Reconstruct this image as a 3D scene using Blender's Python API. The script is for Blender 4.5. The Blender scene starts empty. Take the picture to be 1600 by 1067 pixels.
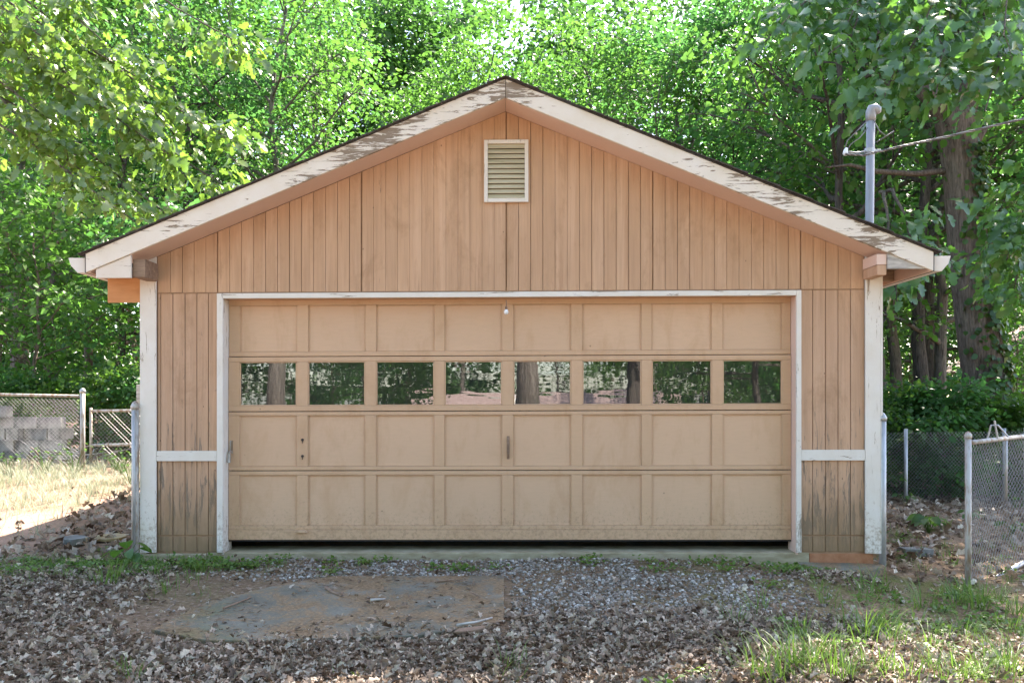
import bpy, math, random
import numpy as np
from mathutils import Vector, Matrix

# ------------------------------------------------------------------ camera, sky, sun, exposure
scene = bpy.context.scene
COL = scene.collection
R = math.radians
F_PX, CAM_D, CAM_Z, HORIZON = 1260.0, 7.0, 1.33, 623.0

cam_data = bpy.data.cameras.new('camera')
cam_data.sensor_width = 36.0
cam_data.lens = 36.0 * F_PX / 1600.0
cam_data.shift_y = (HORIZON - 533.5) / 1600.0
cam_data.clip_start = 0.1
cam_data.clip_end = 1000
cam = bpy.data.objects.new('camera', cam_data)
cam.location = (0.0, -CAM_D, CAM_Z)
cam.rotation_euler = (R(90), 0, 0)
COL.objects.link(cam)
scene.camera = cam

SUN_EL, SUN_AZ = R(47.5), R(35)          # azimuth measured from +Y (behind the garage) towards +X
world = bpy.data.worlds.new('World')
scene.world = world
world.use_nodes = True
wn = world.node_tree.nodes
sky = wn.new('ShaderNodeTexSky')
sky.sky_type = 'NISHITA'
sky.sun_disc = False
sky.sun_elevation = SUN_EL
sky.sun_rotation = SUN_AZ
sky.air_density = 1.0
sky.dust_density = 1.2
sky.ozone_density = 1.0
bgn = wn['Background']
bgn.inputs[1].default_value = 0.14
world.node_tree.links.new(sky.outputs[0], bgn.inputs[0])

sun_data = bpy.data.lights.new('sun', 'SUN')
sun_data.energy = 5.0
sun_data.angle = R(0.53)
sun_data.color = (1.0, 0.95, 0.86)
sun = bpy.data.objects.new('sun', sun_data)
sd = Vector((math.cos(SUN_EL) * math.sin(SUN_AZ), math.cos(SUN_EL) * math.cos(SUN_AZ), math.sin(SUN_EL)))
sun.rotation_euler = sd.to_track_quat('Z', 'Y').to_euler()
sun.location = sd * 60
COL.objects.link(sun)

vs = scene.view_settings
vs.view_transform = 'Standard'
vs.look = 'None'
vs.gamma = 1.0
vs.exposure = 2.45
vs.use_white_balance = True
vs.white_balance_temperature = 6900
vs.white_balance_tint = 16

scene.cycles.use_denoising = True
scene.cycles.max_bounces = 7
scene.cycles.diffuse_bounces = 4
scene.cycles.transmission_bounces = 6
scene.cycles.glossy_bounces = 3
scene.cycles.sample_clamp_indirect = 6.0

rng = np.random.default_rng(7)
random.seed(7)

# ------------------------------------------------------------------ helpers: nodes and materials
def new_mat(name):
    m = bpy.data.materials.new(name)
    m.use_nodes = True
    nt = m.node_tree
    nt.nodes.clear()
    out = nt.nodes.new('ShaderNodeOutputMaterial')
    return m, nt, out

class NB:
    """small node builder"""
    def __init__(self, name):
        self.m, self.nt, self.out = new_mat(name)
        self.geo = None
    def n(self, typ, **kw):
        node = self.nt.nodes.new(typ)
        for k, v in kw.items():
            setattr(node, k, v)
        return node
    def link(self, a, b):
        self.nt.links.new(a, b)
    def coord(self, scale=(1, 1, 1), rot=(0, 0, 0), kind='Object'):
        tc = self.n('ShaderNodeTexCoord')
        mp = self.n('ShaderNodeMapping')
        mp.inputs['Scale'].default_value = scale
        mp.inputs['Rotation'].default_value = rot
        self.link(tc.outputs[kind], mp.inputs['Vector'])
        return mp.outputs[0]
    def noise(self, vec, scale=5, detail=4, rough=0.55, dist=0.0):
        t = self.n('ShaderNodeTexNoise')
        t.inputs['Scale'].default_value = scale
        t.inputs['Detail'].default_value = detail
        t.inputs['Roughness'].default_value = rough
        t.inputs['Distortion'].default_value = dist
        if vec is not None:
            self.link(vec, t.inputs['Vector'])
        return t.outputs[0]
    def voro(self, vec, scale=5, feature='F1', out='Distance'):
        t = self.n('ShaderNodeTexVoronoi', feature=feature)
        t.inputs['Scale'].default_value = scale
        if vec is not None:
            self.link(vec, t.inputs['Vector'])
        return t.outputs[out]
    def ramp(self, fac, stops, interp='LINEAR'):
        r = self.n('ShaderNodeValToRGB')
        cr = r.color_ramp
        cr.interpolation = interp
        while len(cr.elements) < len(stops):
            cr.elements.new(0.5)
        for e, (p, c) in zip(cr.elements, stops):
            e.position = p
            e.color = (c[0], c[1], c[2], 1) if isinstance(c, (tuple, list)) else (c, c, c, 1)
        self.link(fac, r.inputs[0])
        return r.outputs[0]
    def mix(self, fac, a, b, mode='MIX'):
        x = self.n('ShaderNodeMix', data_type='RGBA', blend_type=mode)
        for i, v in ((0, fac), (6, a), (7, b)):
            if isinstance(v, (int, float)):
                x.inputs[i].default_value = v if i == 0 else (v, v, v, 1)
            elif isinstance(v, tuple):
                x.inputs[i].default_value = (*v, 1)
            else:
                self.link(v, x.inputs[i])
        return x.outputs[2]
    def math(self, op, a, b=None, clamp=False):
        x = self.n('ShaderNodeMath', operation=op, use_clamp=clamp)
        for i, v in enumerate((a, b)):
            if v is None:
                continue
            if isinstance(v, (int, float)):
                x.inputs[i].default_value = v
            else:
                self.link(v, x.inputs[i])
        return x.outputs[0]
    def sep(self, vec):
        s = self.n('ShaderNodeSeparateXYZ')
        self.link(vec, s.inputs[0])
        return s.outputs
    def attr(self, name):
        a = self.n('ShaderNodeAttribute', attribute_name=name)
        return a.outputs['Fac']
    def bump(self, h, strength=0.3, dist=0.01, normal=None):
        b = self.n('ShaderNodeBump')
        b.inputs['Strength'].default_value = strength
        b.inputs['Distance'].default_value = dist
        self.link(h, b.inputs['Height'])
        if normal is not None:
            self.link(normal, b.inputs['Normal'])
        return b.outputs[0]
    def principled(self, color, rough=0.6, metal=0.0, normal=None, spec=0.5):
        p = self.n('ShaderNodeBsdfPrincipled')
        if isinstance(color, tuple):
            p.inputs['Base Color'].default_value = (*color, 1)
        else:
            self.link(color, p.inputs['Base Color'])
        if isinstance(rough, (int, float)):
            p.inputs['Roughness'].default_value = rough
        else:
            self.link(rough, p.inputs['Roughness'])
        p.inputs['Metallic'].default_value = metal
        p.inputs['Specular IOR Level'].default_value = spec
        if normal is not None:
            self.link(normal, p.inputs['Normal'])
        self.link(p.outputs[0], self.out.inputs[0])
        return p

def mat_siding(name, base, lower_wear=True):
    b = NB(name)
    v = b.coord()
    vg = b.coord((38, 38, 1.1))
    grain = b.noise(vg, 1.0, 6, 0.7)
    big = b.noise(b.coord((1.0, 1.0, 0.55)), 1.1, 4, 0.6)
    med = b.noise(v, 4.5, 5, 0.65)
    c = b.mix(b.ramp(big, [(0.35, 0.0), (0.7, 1.0)]), tuple(x * 0.86 for x in base), tuple(min(1, x * 1.07) for x in base))
    c = b.mix(b.ramp(grain, [(0.30, 0.55), (0.55, 0.0)]), c, tuple(x * 0.66 for x in base))
    oi = b.n('ShaderNodeObjectInfo')
    c = b.mix(b.ramp(oi.outputs['Random'], [(0.0, 0.0), (1.0, 0.30)]), c, tuple(x * 0.74 for x in base))
    stre = b.noise(b.coord((9, 9, 0.45)), 1.0, 6, 0.7, 0.3)
    c = b.mix(b.ramp(stre, [(0.50, 0.0), (0.66, 0.55)]), c, (min(1, base[0] * 1.12), min(1, base[1] * 1.2), min(1, base[2] * 1.32)))
    stre2 = b.noise(b.coord((15, 15, 0.6)), 1.3, 6, 0.75, 0.3)
    c = b.mix(b.ramp(stre2, [(0.54, 0.0), (0.70, 0.6)]), c, (base[0] * 0.62, base[1] * 0.55, base[2] * 0.5))
    # brown smudges
    smud = b.noise(b.coord((1.6, 1.6, 0.7)), 1.9, 8, 0.75, 0.4)
    c = b.mix(b.ramp(smud, [(0.53, 0.0), (0.70, 0.6)]), c, (base[0] * 0.55, base[1] * 0.5, base[2] * 0.42))
    # cracked and flaked paint, more of it low down on the wall
    z = b.sep(v)[2]
    low = b.ramp(b.math('DIVIDE', z, 2.3), [(0.0, 1.0), (0.30, 0.75), (0.62, 0.22), (1.0, 0.0)])
    flake = b.noise(b.coord((24, 24, 2.4)), 1.0, 7, 0.75, 0.6)
    patch = b.noise(b.coord((3, 3, 1.3)), 1.5, 3, 0.6)
    thr = b.math('ADD', flake, b.math('MULTIPLY', b.math('MULTIPLY', low, patch), 0.34 if lower_wear else 0.04))
    fm = b.ramp(thr, [(0.655, 0.0), (0.715, 1.0)])
    c = b.mix(b.math('MULTIPLY', fm, 0.8), c, (0.17, 0.14, 0.115))
    # green-brown grime near the ground
    gr = b.ramp(b.math('ADD', z, b.math('MULTIPLY', med, 0.5)), [(0.3, 0.85), (0.85, 0.0)])
    c = b.mix(gr, c, (0.235, 0.155, 0.085))
    # nail heads and knots
    dot = b.voro(b.coord((1, 1, 0.6)), 7.0)
    c = b.mix(b.ramp(dot, [(0.022, 0.8), (0.045, 0.0)]), c, (0.14, 0.09, 0.06))
    h = b.math('ADD', b.math('MULTIPLY', grain, 0.6), b.math('MULTIPLY', fm, -0.6))
    b.principled(c, 0.72, normal=b.bump(h, 0.35, 0.004), spec=0.3)
    return b.m

def mat_white(name, wear=0.0, rot=0.0, tint=(0.74, 0.71, 0.67), under=(0.26, 0.21, 0.165), long_axis='z'):
    b = NB(name)
    sc = {'z': (22, 22, 2.8), 'x': (3.6, 28, 28)}[long_axis]
    v = b.coord(sc, (0, rot, 0))
    v1 = b.coord()
    dirt = b.noise(v1, 3.2, 6, 0.7)
    c = b.mix(b.ramp(dirt, [(0.35, 0.0), (0.75, 0.55)]), tint, (tint[0] * 0.83, tint[1] * 0.76, tint[2] * 0.66))
    fine = b.noise(b.coord(tuple(s * 2.2 for s in sc), (0, rot, 0)), 1.0, 6, 0.7)
    c = b.mix(b.ramp(fine, [(0.62, 0.0), (0.72, 0.45)]), c, (0.42, 0.38, 0.33))
    zz = b.sep(v1)[2]
    spl = b.noise(v1, 26, 6, 0.8)
    c = b.mix(b.ramp(b.math('SUBTRACT', spl, b.math('MULTIPLY', zz, 0.35)), [(0.42, 0.0), (0.56, 0.75)]), c, (0.34, 0.25, 0.17))
    h = fine
    if wear > 0:
        region = b.noise(b.coord((0.9, 0.9, 0.9)), 1.35, 3, 0.6)
        flake = b.noise(v, 1.0, 8, 0.72, 0.8)
        s = b.math('ADD', flake, b.math('MULTIPLY', b.ramp(region, [(0.42, 0.0), (0.66, 1.0)]), 0.2 * wear))
        fm = b.ramp(s, [(0.632, 0.0), (0.66, 1.0)])
        c = b.mix(fm, c, b.mix(fine, under, tuple(x * 1.55 for x in under)))
        h = b.math('ADD', b.math('MULTIPLY', fm, -1.0), b.math('MULTIPLY', fine, 0.3))
    b.principled(c, 0.62, normal=b.bump(h, 0.35, 0.004), spec=0.35)
    return b.m

def mat_paint(name, base, spots=True):
    b = NB(name)
    v = b.coord()
    big = b.noise(v, 1.3, 4, 0.6)
    c = b.mix(big, tuple(x * 0.93 for x in base), tuple(x * 1.06 for x in base))
    tex = b.noise(b.coord((10, 60, 60)), 1.0, 5, 0.6)
    c = b.mix(b.ramp(tex, [(0.3, 0.22), (0.6, 0.0)]), c, tuple(x * 0.78 for x in base))
    oi = b.n('ShaderNodeObjectInfo')
    c = b.mix(b.ramp(oi.outputs['Random'], [(0.0, 0.0), (1.0, 0.22)]), c, tuple(x * 0.8 for x in base))
    if spots:
        zz = b.sep(v)[2]
        spl = b.noise(v, 34, 5, 0.8)
        sm = b.ramp(b.math('SUBTRACT', spl, b.math('MULTIPLY', zz, 0.42)), [(0.40, 0.0), (0.56, 0.5)])
        c = b.mix(sm, c, (0.27, 0.17, 0.10))
        dst = b.noise(b.coord((3, 3, 1.2)), 1.6, 7, 0.72, 0.5)
        c = b.mix(b.ramp(dst, [(0.5, 0.0), (0.68, 0.36)]), c, (base[0] * 0.72, base[1] * 0.62, base[2] * 0.5))
        dot = b.voro(v, 3.1)
        c = b.mix(b.ramp(dot, [(0.012, 0.85), (0.03, 0.0)]), c, (0.20, 0.13, 0.08))
        stain = b.noise(b.coord((7, 7, 0.9)), 1.0, 5, 0.7)
        c = b.mix(b.ramp(stain, [(0.62, 0.0), (0.8, 0.4)]), c, (base[0] * 0.62, base[1] * 0.58, base[2] * 0.5))
    b.principled(c, 0.5, normal=b.bump(tex, 0.12, 0.003), spec=0.4)
    return b.m

def mat_simple(name, c1, c2, scale=(8, 8, 8), rough=0.7, metal=0.0, bump=0.25, detail=6, lo=0.35, hi=0.7, spec=0.4, dist=0.006):
    b = NB(name)
    t = b.noise(b.coord(scale), 1.0, detail, 0.65)
    c = b.ramp(t, [(lo, c1), (hi, c2)])
    b.principled(c, rough, metal, normal=b.bump(t, bump, dist), spec=spec)
    return b.m

def mat_leaf(name, stops, trans, rough=0.45, tmix=0.45, spec=0.5):
    """leaf: coloured front, light shining through the blade; every leaf a shade of its own"""
    b = NB(name)
    a = b.attr('rnd')
    oi = b.n('ShaderNodeObjectInfo')
    a2 = b.math('ADD', b.math('MULTIPLY', a, 0.75), b.math('MULTIPLY', oi.outputs['Random'], 0.25))
    c = b.ramp(a2, stops)
    p = b.n('ShaderNodeBsdfPrincipled')
    b.link(c, p.inputs['Base Color'])
    p.inputs['Roughness'].default_value = rough
    p.inputs['Specular IOR Level'].default_value = spec
    t = b.n('ShaderNodeBsdfTranslucent')
    tc = b.mix(a2, tuple(x * 0.75 for x in trans), tuple(x * 1.2 for x in trans))
    b.link(tc, t.inputs['Color'])
    mx = b.n('ShaderNodeMixShader')
    mx.inputs[0].default_value = tmix
    b.link(p.outputs[0], mx.inputs[1])
    b.link(t.outputs[0], mx.inputs[2])
    b.link(mx.outputs[0], b.out.inputs[0])
    return b.m

def mat_bark(name, c1, c2, moss=0.0):
    b = NB(name)
    t = b.noise(b.coord((14, 14, 1.5)), 1.0, 8, 0.75, 0.9)
    ridg = b.noise(b.coord((26, 26, 3.2)), 1.0, 6, 0.7, 1.2)
    h = b.math('ADD', b.math('MULTIPLY', t, 0.6), b.math('MULTIPLY', ridg, 0.5))
    c = b.ramp(h, [(0.42, c1), (0.66, c2)])
    if moss:
        mm = b.noise(b.coord((1.4, 1.4, 0.8)), 1.3, 4, 0.6)
        c = b.mix(b.ramp(mm, [(0.5, 0.0), (0.68, moss)]), c, (0.12, 0.15, 0.09))
    b.principled(c, 0.9, normal=b.bump(h, 1.0, 0.08), spec=0.2)
    return b.m

M = {}
M['siding'] = mat_siding('peach_siding_paint', (0.57, 0.355, 0.222))
M['siding_low'] = mat_siding('peach_siding_paint_low', (0.55, 0.345, 0.225))
M['groove'] = mat_simple('siding_groove', (0.29, 0.175, 0.105), (0.42, 0.255, 0.155))
M['white'] = mat_white('white_trim_paint', 0.25)
M['white_jamb'] = mat_white('white_jamb_paint', 0.55)
M['white_x'] = mat_white('white_header_paint', 0.35, long_axis='x')
SL = math.atan(0.41)
M['rake_l'] = mat_white('rake_paint_west', 1.0, SL, long_axis='x', tint=(0.74, 0.69, 0.62), under=(0.19, 0.145, 0.105))
M['rake_r'] = mat_white('rake_paint_east', 1.0, -SL, long_axis='x', tint=(0.74, 0.69, 0.62), under=(0.19, 0.145, 0.105))
M['peeled'] = mat_white('peeled_white_paint', 1.7, 0.0, long_axis='x', tint=(0.7, 0.64, 0.57), under=(0.22, 0.15, 0.10))
M['soffit'] = mat_paint('pink_soffit_paint', (0.74, 0.54, 0.45), False)
M['door'] = mat_paint('tan_door_paint', (0.60, 0.39, 0.25))
M['door_panel'] = mat_paint('tan_door_panel_paint', (0.635, 0.42, 0.28))
M['oldwood'] = mat_simple('weathered_wood', (0.16, 0.10, 0.07), (0.32, 0.22, 0.15), (4, 30, 30))
M['greywood'] = mat_simple('grey_wood', (0.24, 0.22, 0.2), (0.6, 0.57, 0.52), (5, 30, 30))
M['plywood'] = mat_simple('orange_plywood', (0.55, 0.24, 0.09), (0.66, 0.33, 0.14), (4, 20, 22), 0.55, bump=0.1)
M['shingle'] = mat_simple('asphalt_shingle', (0.035, 0.03, 0.028), (0.10, 0.085, 0.075), (40, 40, 40), 0.95)
M['galv'] = mat_simple('galvanised_steel', (0.34, 0.35, 0.36), (0.55, 0.56, 0.57), (30, 30, 6), 0.5, 0.55, 0.1)
M['galv_rust'] = mat_simple('rusty_galvanised_steel', (0.27, 0.19, 0.13), (0.47, 0.46, 0.44), (22, 22, 5), 0.6, 0.35, 0.2, lo=0.38, hi=0.55)
M['pvc'] = mat_simple('grey_conduit', (0.25, 0.26, 0.28), (0.37, 0.38, 0.40), (20, 20, 4), 0.45, 0.1, 0.05)
M['wire'] = mat_simple('grey_wire', (0.28, 0.28, 0.28), (0.42, 0.41, 0.4), (30, 30, 30), 0.5, 0.3, 0.05)
M['cable'] = mat_simple('dark_cable', (0.09, 0.09, 0.09), (0.22, 0.21, 0.2), (40, 40, 40), 0.6, 0.0, 0.05)
M['bulb'] = mat_simple('milky_white', (0.75, 0.78, 0.8), (0.85, 0.87, 0.88), (20, 20, 20), 0.25, 0, 0.02)
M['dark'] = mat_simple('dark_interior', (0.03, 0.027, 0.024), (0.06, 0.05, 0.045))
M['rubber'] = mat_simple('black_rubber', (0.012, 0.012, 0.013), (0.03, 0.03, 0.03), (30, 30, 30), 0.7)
M['block'] = mat_simple('concrete_block', (0.10, 0.105, 0.10), (0.33, 0.33, 0.31), (4, 4, 4), 0.9)
M['brick'] = mat_simple('clay_brick', (0.33, 0.13, 0.06), (0.46, 0.22, 0.12), (9, 9, 9), 0.85)
M['dryleaf_big'] = mat_simple('dry_bark_slab', (0.32, 0.24, 0.13), (0.47, 0.37, 0.22), (9, 9, 9), 0.8)
M['housewall'] = mat_simple('pale_green_wall', (0.33, 0.40, 0.36), (0.40, 0.47, 0.43), (2, 2, 2), 0.7)
M['houseroof'] = mat_simple('pinkish_brown_shingle', (0.27, 0.19, 0.165), (0.38, 0.28, 0.25), (6, 6, 20), 0.9)

def mat_glass():
    b = NB('old_window_glass')
    v = b.coord((1.8, 1, 10))
    w = b.noise(v, 1.0, 2, 0.5)
    nb = b.bump(w, 0.03, 0.02)
    gl = b.n('ShaderNodeBsdfGlossy')
    gl.inputs['Roughness'].default_value = 0.012
    gl.inputs['Color'].default_value = (0.95, 0.97, 1, 1)
    b.link(nb, gl.inputs['Normal'])
    tr = b.n('ShaderNodeBsdfTransparent')
    tr.inputs['Color'].default_value = (0.6, 0.65, 0.66, 1)
    mx = b.n('ShaderNodeMixShader')
    mx.inputs[0].default_value = 0.145
    b.link(tr.outputs[0], mx.inputs[1])
    b.link(gl.outputs[0], mx.inputs[2])
    df = b.n('ShaderNodeBsdfDiffuse')
    df.inputs['Color'].default_value = (0.30, 0.31, 0.30, 1)
    dn = b.noise(b.coord((3, 3, 3)), 2.0, 6, 0.7)
    m2 = b.n('ShaderNodeMixShader')
    b.link(b.math('MULTIPLY', dn, 0.09), m2.inputs[0])
    b.link(mx.outputs[0], m2.inputs[1])
    b.link(df.outputs[0], m2.inputs[2])
    b.link(m2.outputs[0], b.out.inputs[0])
    return b.m
M['glass'] = mat_glass()

def mat_concrete():
    b = NB('old_concrete')
    v = b.coord()
    n1 = b.noise(v, 2.2, 6, 0.65)
    n2 = b.noise(v, 60, 4, 0.7)
    c = b.ramp(n1, [(0.3, (0.105, 0.10, 0.07)), (0.5, (0.175, 0.165, 0.125)), (0.7, (0.28, 0.26, 0.205))])
    c = b.mix(b.ramp(n2, [(0.4, 0.5), (0.62, 0.0)]), c, (0.13, 0.125, 0.11))
    deb = b.noise(v, 2.6, 7, 0.72, 0.5)
    fine = b.noise(b.coord((45, 95, 45)), 1.0, 5, 0.75)
    mixd = b.math('ADD', b.math('MULTIPLY', deb, 0.62), b.math('MULTIPLY', fine, 0.38))
    dm = b.ramp(mixd, [(0.47, 0.0), (0.515, 0.95)])
    c = b.mix(dm, c, b.mix(b.ramp(fine, [(0.35, 0.0), (0.65, 1.0)]), (0.10, 0.058, 0.03), (0.36, 0.245, 0.14)))
    gm = b.noise(v, 1.4, 4, 0.6)
    c = b.mix(b.ramp(gm, [(0.58, 0.0), (0.75, 0.55)]), c, (0.11, 0.15, 0.06))
    b.principled(c, 0.9, normal=b.bump(b.math('ADD', fine, n2), 0.4, 0.006), spec=0.25)
    return b.m
M['concrete'] = mat_concrete()
M['sill'] = mat_simple('mossy_concrete_sill', (0.27, 0.22, 0.13), (0.47, 0.41, 0.29), (5, 5, 18), 0.9)

def mat_ground():
    b = NB('forest_soil')
    v = b.coord()
    s = b.sep(v)
    n1 = b.noise(v, 0.9, 6, 0.65)
    n2 = b.noise(v, 28, 6, 0.75)
    c = b.ramp(n2, [(0.3, (0.11, 0.07, 0.042)), (0.52, (0.22, 0.15, 0.095)), (0.72, (0.37, 0.28, 0.20))])
    vo = b.n('ShaderNodeTexVoronoi')
    vo.inputs['Scale'].default_value = 26
    b.link(v, vo.inputs['Vector'])
    bits = b.ramp(vo.outputs['Distance'], [(0.18, 1.0), (0.42, 0.0)])
    hue = b.sep(vo.outputs['Color'])[0]
    c = b.mix(b.math('MULTIPLY', bits, b.ramp(hue, [(0.35, 0.0), (0.55, 0.75)])), c, b.mix(hue, (0.14, 0.085, 0.06), (0.36, 0.27, 0.22)))
    # red clay in the side yard
    cl = b.math('MULTIPLY', b.ramp(b.math('MULTIPLY', s[0], -0.1), [(0.33, 0.0), (0.5, 0.9)]), b.ramp(n1, [(0.35, 0.25), (0.6, 1.0)]))
    c = b.mix(cl, c, b.mix(n2, (0.28, 0.16, 0.11), (0.48, 0.35, 0.28)))
    # moss patches in front of the door
    mo = b.noise(v, 1.7, 5, 0.7, 0.4)
    mx = b.ramp(b.math('MULTIPLY', s[0], 0.1), [(0.02, 0.25), (0.16, 1.0), (0.33, 1.0), (0.5, 0.2)])
    my = b.ramp(b.math('MULTIPLY', s[1], -0.1), [(0.0, 0.0), (0.02, 1.0), (0.13, 1.0), (0.2, 0.25)])
    c = b.mix(b.math('MULTIPLY', b.math('MULTIPLY', mx, my), b.ramp(mo, [(0.46, 0.0), (0.62, 0.85)])), c, b.mix(n2, (0.07, 0.085, 0.018), (0.17, 0.175, 0.05)))
    h = b.math('ADD', n2, b.math('MULTIPLY', bits, 0.4))
    b.principled(c, 0.95, normal=b.bump(h, 0.7, 0.02), spec=0.15)
    return b.m
M['ground'] = mat_ground()

def mat_rnd(name, stops, rough=0.8, spec=0.25, tmix=0.0):
    b = NB(name)
    a = b.attr('rnd')
    c = b.ramp(a, stops)
    v = b.coord()
    n = b.noise(v, 70, 3, 0.6)
    c = b.mix(b.ramp(n, [(0.35, 0.35), (0.6, 0.0)]), c, (0.05, 0.035, 0.025))
    p = b.principled(c, rough, spec=spec)
    if tmix:
        t = b.n('ShaderNodeBsdfTranslucent')
        b.link(c, t.inputs['Color'])
        mx = b.n('ShaderNodeMixShader')
        mx.inputs[0].default_value = tmix
        b.link(p.outputs[0], mx.inputs[1])
        b.link(t.outputs[0], mx.inputs[2])
        b.link(mx.outputs[0], b.out.inputs[0])
    return b.m

M['litter'] = mat_rnd('dead_oak_leaves', [(0.0, (0.10, 0.062, 0.038)), (0.3, (0.235, 0.165, 0.112)), (0.55, (0.38, 0.295, 0.22)), (0.78, (0.52, 0.435, 0.345)), (1.0, (0.68, 0.60, 0.46))], 0.55, 0.4, 0.15)
M['gravel'] = mat_rnd('gravel', [(0.0, (0.15, 0.115, 0.085)), (0.5, (0.31, 0.275, 0.235)), (0.8, (0.46, 0.43, 0.39)), (1.0, (0.62, 0.60, 0.56))], 0.85)
M['needles'] = mat_rnd('twig_debris', [(0.0, (0.08, 0.05, 0.03)), (0.6, (0.22, 0.14, 0.08)), (1.0, (0.36, 0.26, 0.17))], 0.85)
M['grass'] = mat_leaf('grass_blades', [(0.0, (0.06, 0.13, 0.02)), (0.6, (0.11, 0.2, 0.035)), (0.9, (0.2, 0.26, 0.07)), (1.0, (0.34, 0.31, 0.16))], (0.17, 0.32, 0.045), 0.5, 0.35)
M['grass_dry'] = mat_leaf('pale_meadow_grass', [(0.0, (0.16, 0.21, 0.11)), (0.5, (0.32, 0.35, 0.24)), (1.0, (0.52, 0.50, 0.42))], (0.30, 0.34, 0.22), 0.6, 0.3)
M['leaf_a'] = mat_leaf('maple_leaf', [(0.0, (0.045, 0.10, 0.015)), (0.6, (0.07, 0.155, 0.024)), (1.0, (0.115, 0.21, 0.035))], (0.125, 0.31, 0.045), tmix=0.5)
M['leaf_b'] = mat_leaf('sweetgum_leaf', [(0.0, (0.035, 0.095, 0.022)), (0.6, (0.055, 0.145, 0.035)), (1.0, (0.09, 0.19, 0.05))], (0.10, 0.30, 0.065), tmix=0.5)
M['leaf_oak'] = mat_leaf('oak_leaf', [(0.0, (0.045, 0.105, 0.035)), (0.6, (0.07, 0.155, 0.052)), (1.0, (0.11, 0.20, 0.065))], (0.16, 0.40, 0.05), 0.3, 0.42, 0.8)
M['leaf_sun'] = mat_leaf('bright_oak_leaf', [(0.0, (0.07, 0.12, 0.025)), (0.6, (0.11, 0.165, 0.04)), (1.0, (0.17, 0.2, 0.06))], (0.22, 0.42, 0.05), 0.28, 0.42, 0.9)
M['leaf_far'] = mat_leaf('far_leaf', [(0.0, (0.03, 0.085, 0.015)), (0.6, (0.05, 0.13, 0.025)), (1.0, (0.085, 0.17, 0.04))], (0.085, 0.23, 0.04), 0.5, 0.45)
M['leaf_ivy'] = mat_leaf('ivy_leaf', [(0.0, (0.025, 0.075, 0.015)), (1.0, (0.08, 0.17, 0.035))], (0.12, 0.26, 0.03), 0.35)
M['bark_grey'] = mat_bark('grey_bark', (0.06, 0.05, 0.042), (0.27, 0.235, 0.2), 0.4)
M['bark_dark'] = mat_bark('dark_bark', (0.02, 0.017, 0.015), (0.15, 0.125, 0.105), 0.2)
M['bark_brown'] = mat_bark('brown_bark', (0.06, 0.045, 0.034), (0.27, 0.21, 0.165), 0.2)
M['bark_pale'] = mat_bark('pale_bark', (0.09, 0.075, 0.065), (0.30, 0.25, 0.22), 0.1)

# ------------------------------------------------------------------ helpers: objects and meshes
def tag(o, label=None, cat=None, group=None, kind=None):
    for k, v in (('label', label), ('category', cat), ('group', group), ('kind', kind)):
        if v:
            o[k] = v
    return o

def empty(name, loc=(0, 0, 0), rz=0.0, parent=None):
    o = bpy.data.objects.new(name, None)
    o.empty_display_size = 0.2
    o.location = loc
    o.rotation_euler = (0, 0, rz)
    o.parent = parent
    COL.objects.link(o)
    return o

def link(name, mesh, parent=None, loc=None):
    o = bpy.data.objects.new(name, mesh)
    o.parent = parent
    if loc is not None:
        o.location = loc
    COL.objects.link(o)
    return o

def poly_obj(name, verts, faces, m, parent=None, bevel=0.0, smooth=False, loc=None):
    me = bpy.data.meshes.new(name)
    me.from_pydata([tuple(map(float, v)) for v in verts], [], faces)
    me.materials.append(m)
    me.validate()
    me.update()
    if smooth:
        me.polygons.foreach_set('use_smooth', np.ones(len(me.polygons), dtype=bool))
    o = link(name, me, parent, loc)
    if bevel:
        bv = o.modifiers.new('bevel', 'BEVEL')
        bv.width = bevel
        bv.segments = 2
        bv.limit_method = 'ANGLE'
    return o

def tri_mesh(name, V, T, m, rnd=None, smooth=False):
    me = bpy.data.meshes.new(name)
    V = np.ascontiguousarray(V, dtype=np.float32)
    T = np.ascontiguousarray(T, dtype=np.int32)
    me.vertices.add(len(V))
    me.vertices.foreach_set('co', V.ravel())
    me.loops.add(T.size)
    me.loops.foreach_set('vertex_index', T.ravel())
    k = T.shape[1]
    me.polygons.add(len(T))
    me.polygons.foreach_set('loop_start', np.arange(0, T.size, k, dtype=np.int32))
    if smooth:
        me.polygons.foreach_set('use_smooth', np.ones(len(T), dtype=bool))
    me.materials.append(m)
    if rnd is not None:
        at = me.attributes.new('rnd', 'FLOAT', 'POINT')
        at.data.foreach_set('value', np.ascontiguousarray(rnd, dtype=np.float32))
    me.update(calc_edges=True)
    return me

BOXF = [(0, 1, 3, 2), (4, 6, 7, 5), (0, 4, 5, 1), (2, 3, 7, 6), (0, 2, 6, 4), (1, 5, 7, 3)]
def box_vf(x0, x1, y0, y1, z0, z1):
    return [(x, y, z) for x in (x0, x1) for y in (y0, y1) for z in (z0, z1)], BOXF

def warp(v):
    """the old garage has racked a little: its courses climb towards the east"""
    x, y, z = v
    return (x, y, z + 0.0025 * x * max(z, 0.0))

def gbox(name, x0, x1, y0, y1, z0, z1, m, parent, bevel=0.003):
    v, f = box_vf(x0, x1, y0, y1, z0, z1)
    return poly_obj(name, [warp(p) for p in v], f, m, parent, bevel)

def prism_y(name, pts, y0, y1, m, parent, bevel=0.003, wp=True):
    """polygon in x-z, extruded in y"""
    n = len(pts)
    v = [(x, y0, z) for x, z in pts] + [(x, y1, z) for x, z in pts]
    f = [tuple(range(n - 1, -1, -1)), tuple(range(n, 2 * n))] + [(i, (i + 1) % n, n + (i + 1) % n, n + i) for i in range(n)]
    if wp:
        v = [warp(p) for p in v]
    return poly_obj(name, v, f, m, parent, bevel)

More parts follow.
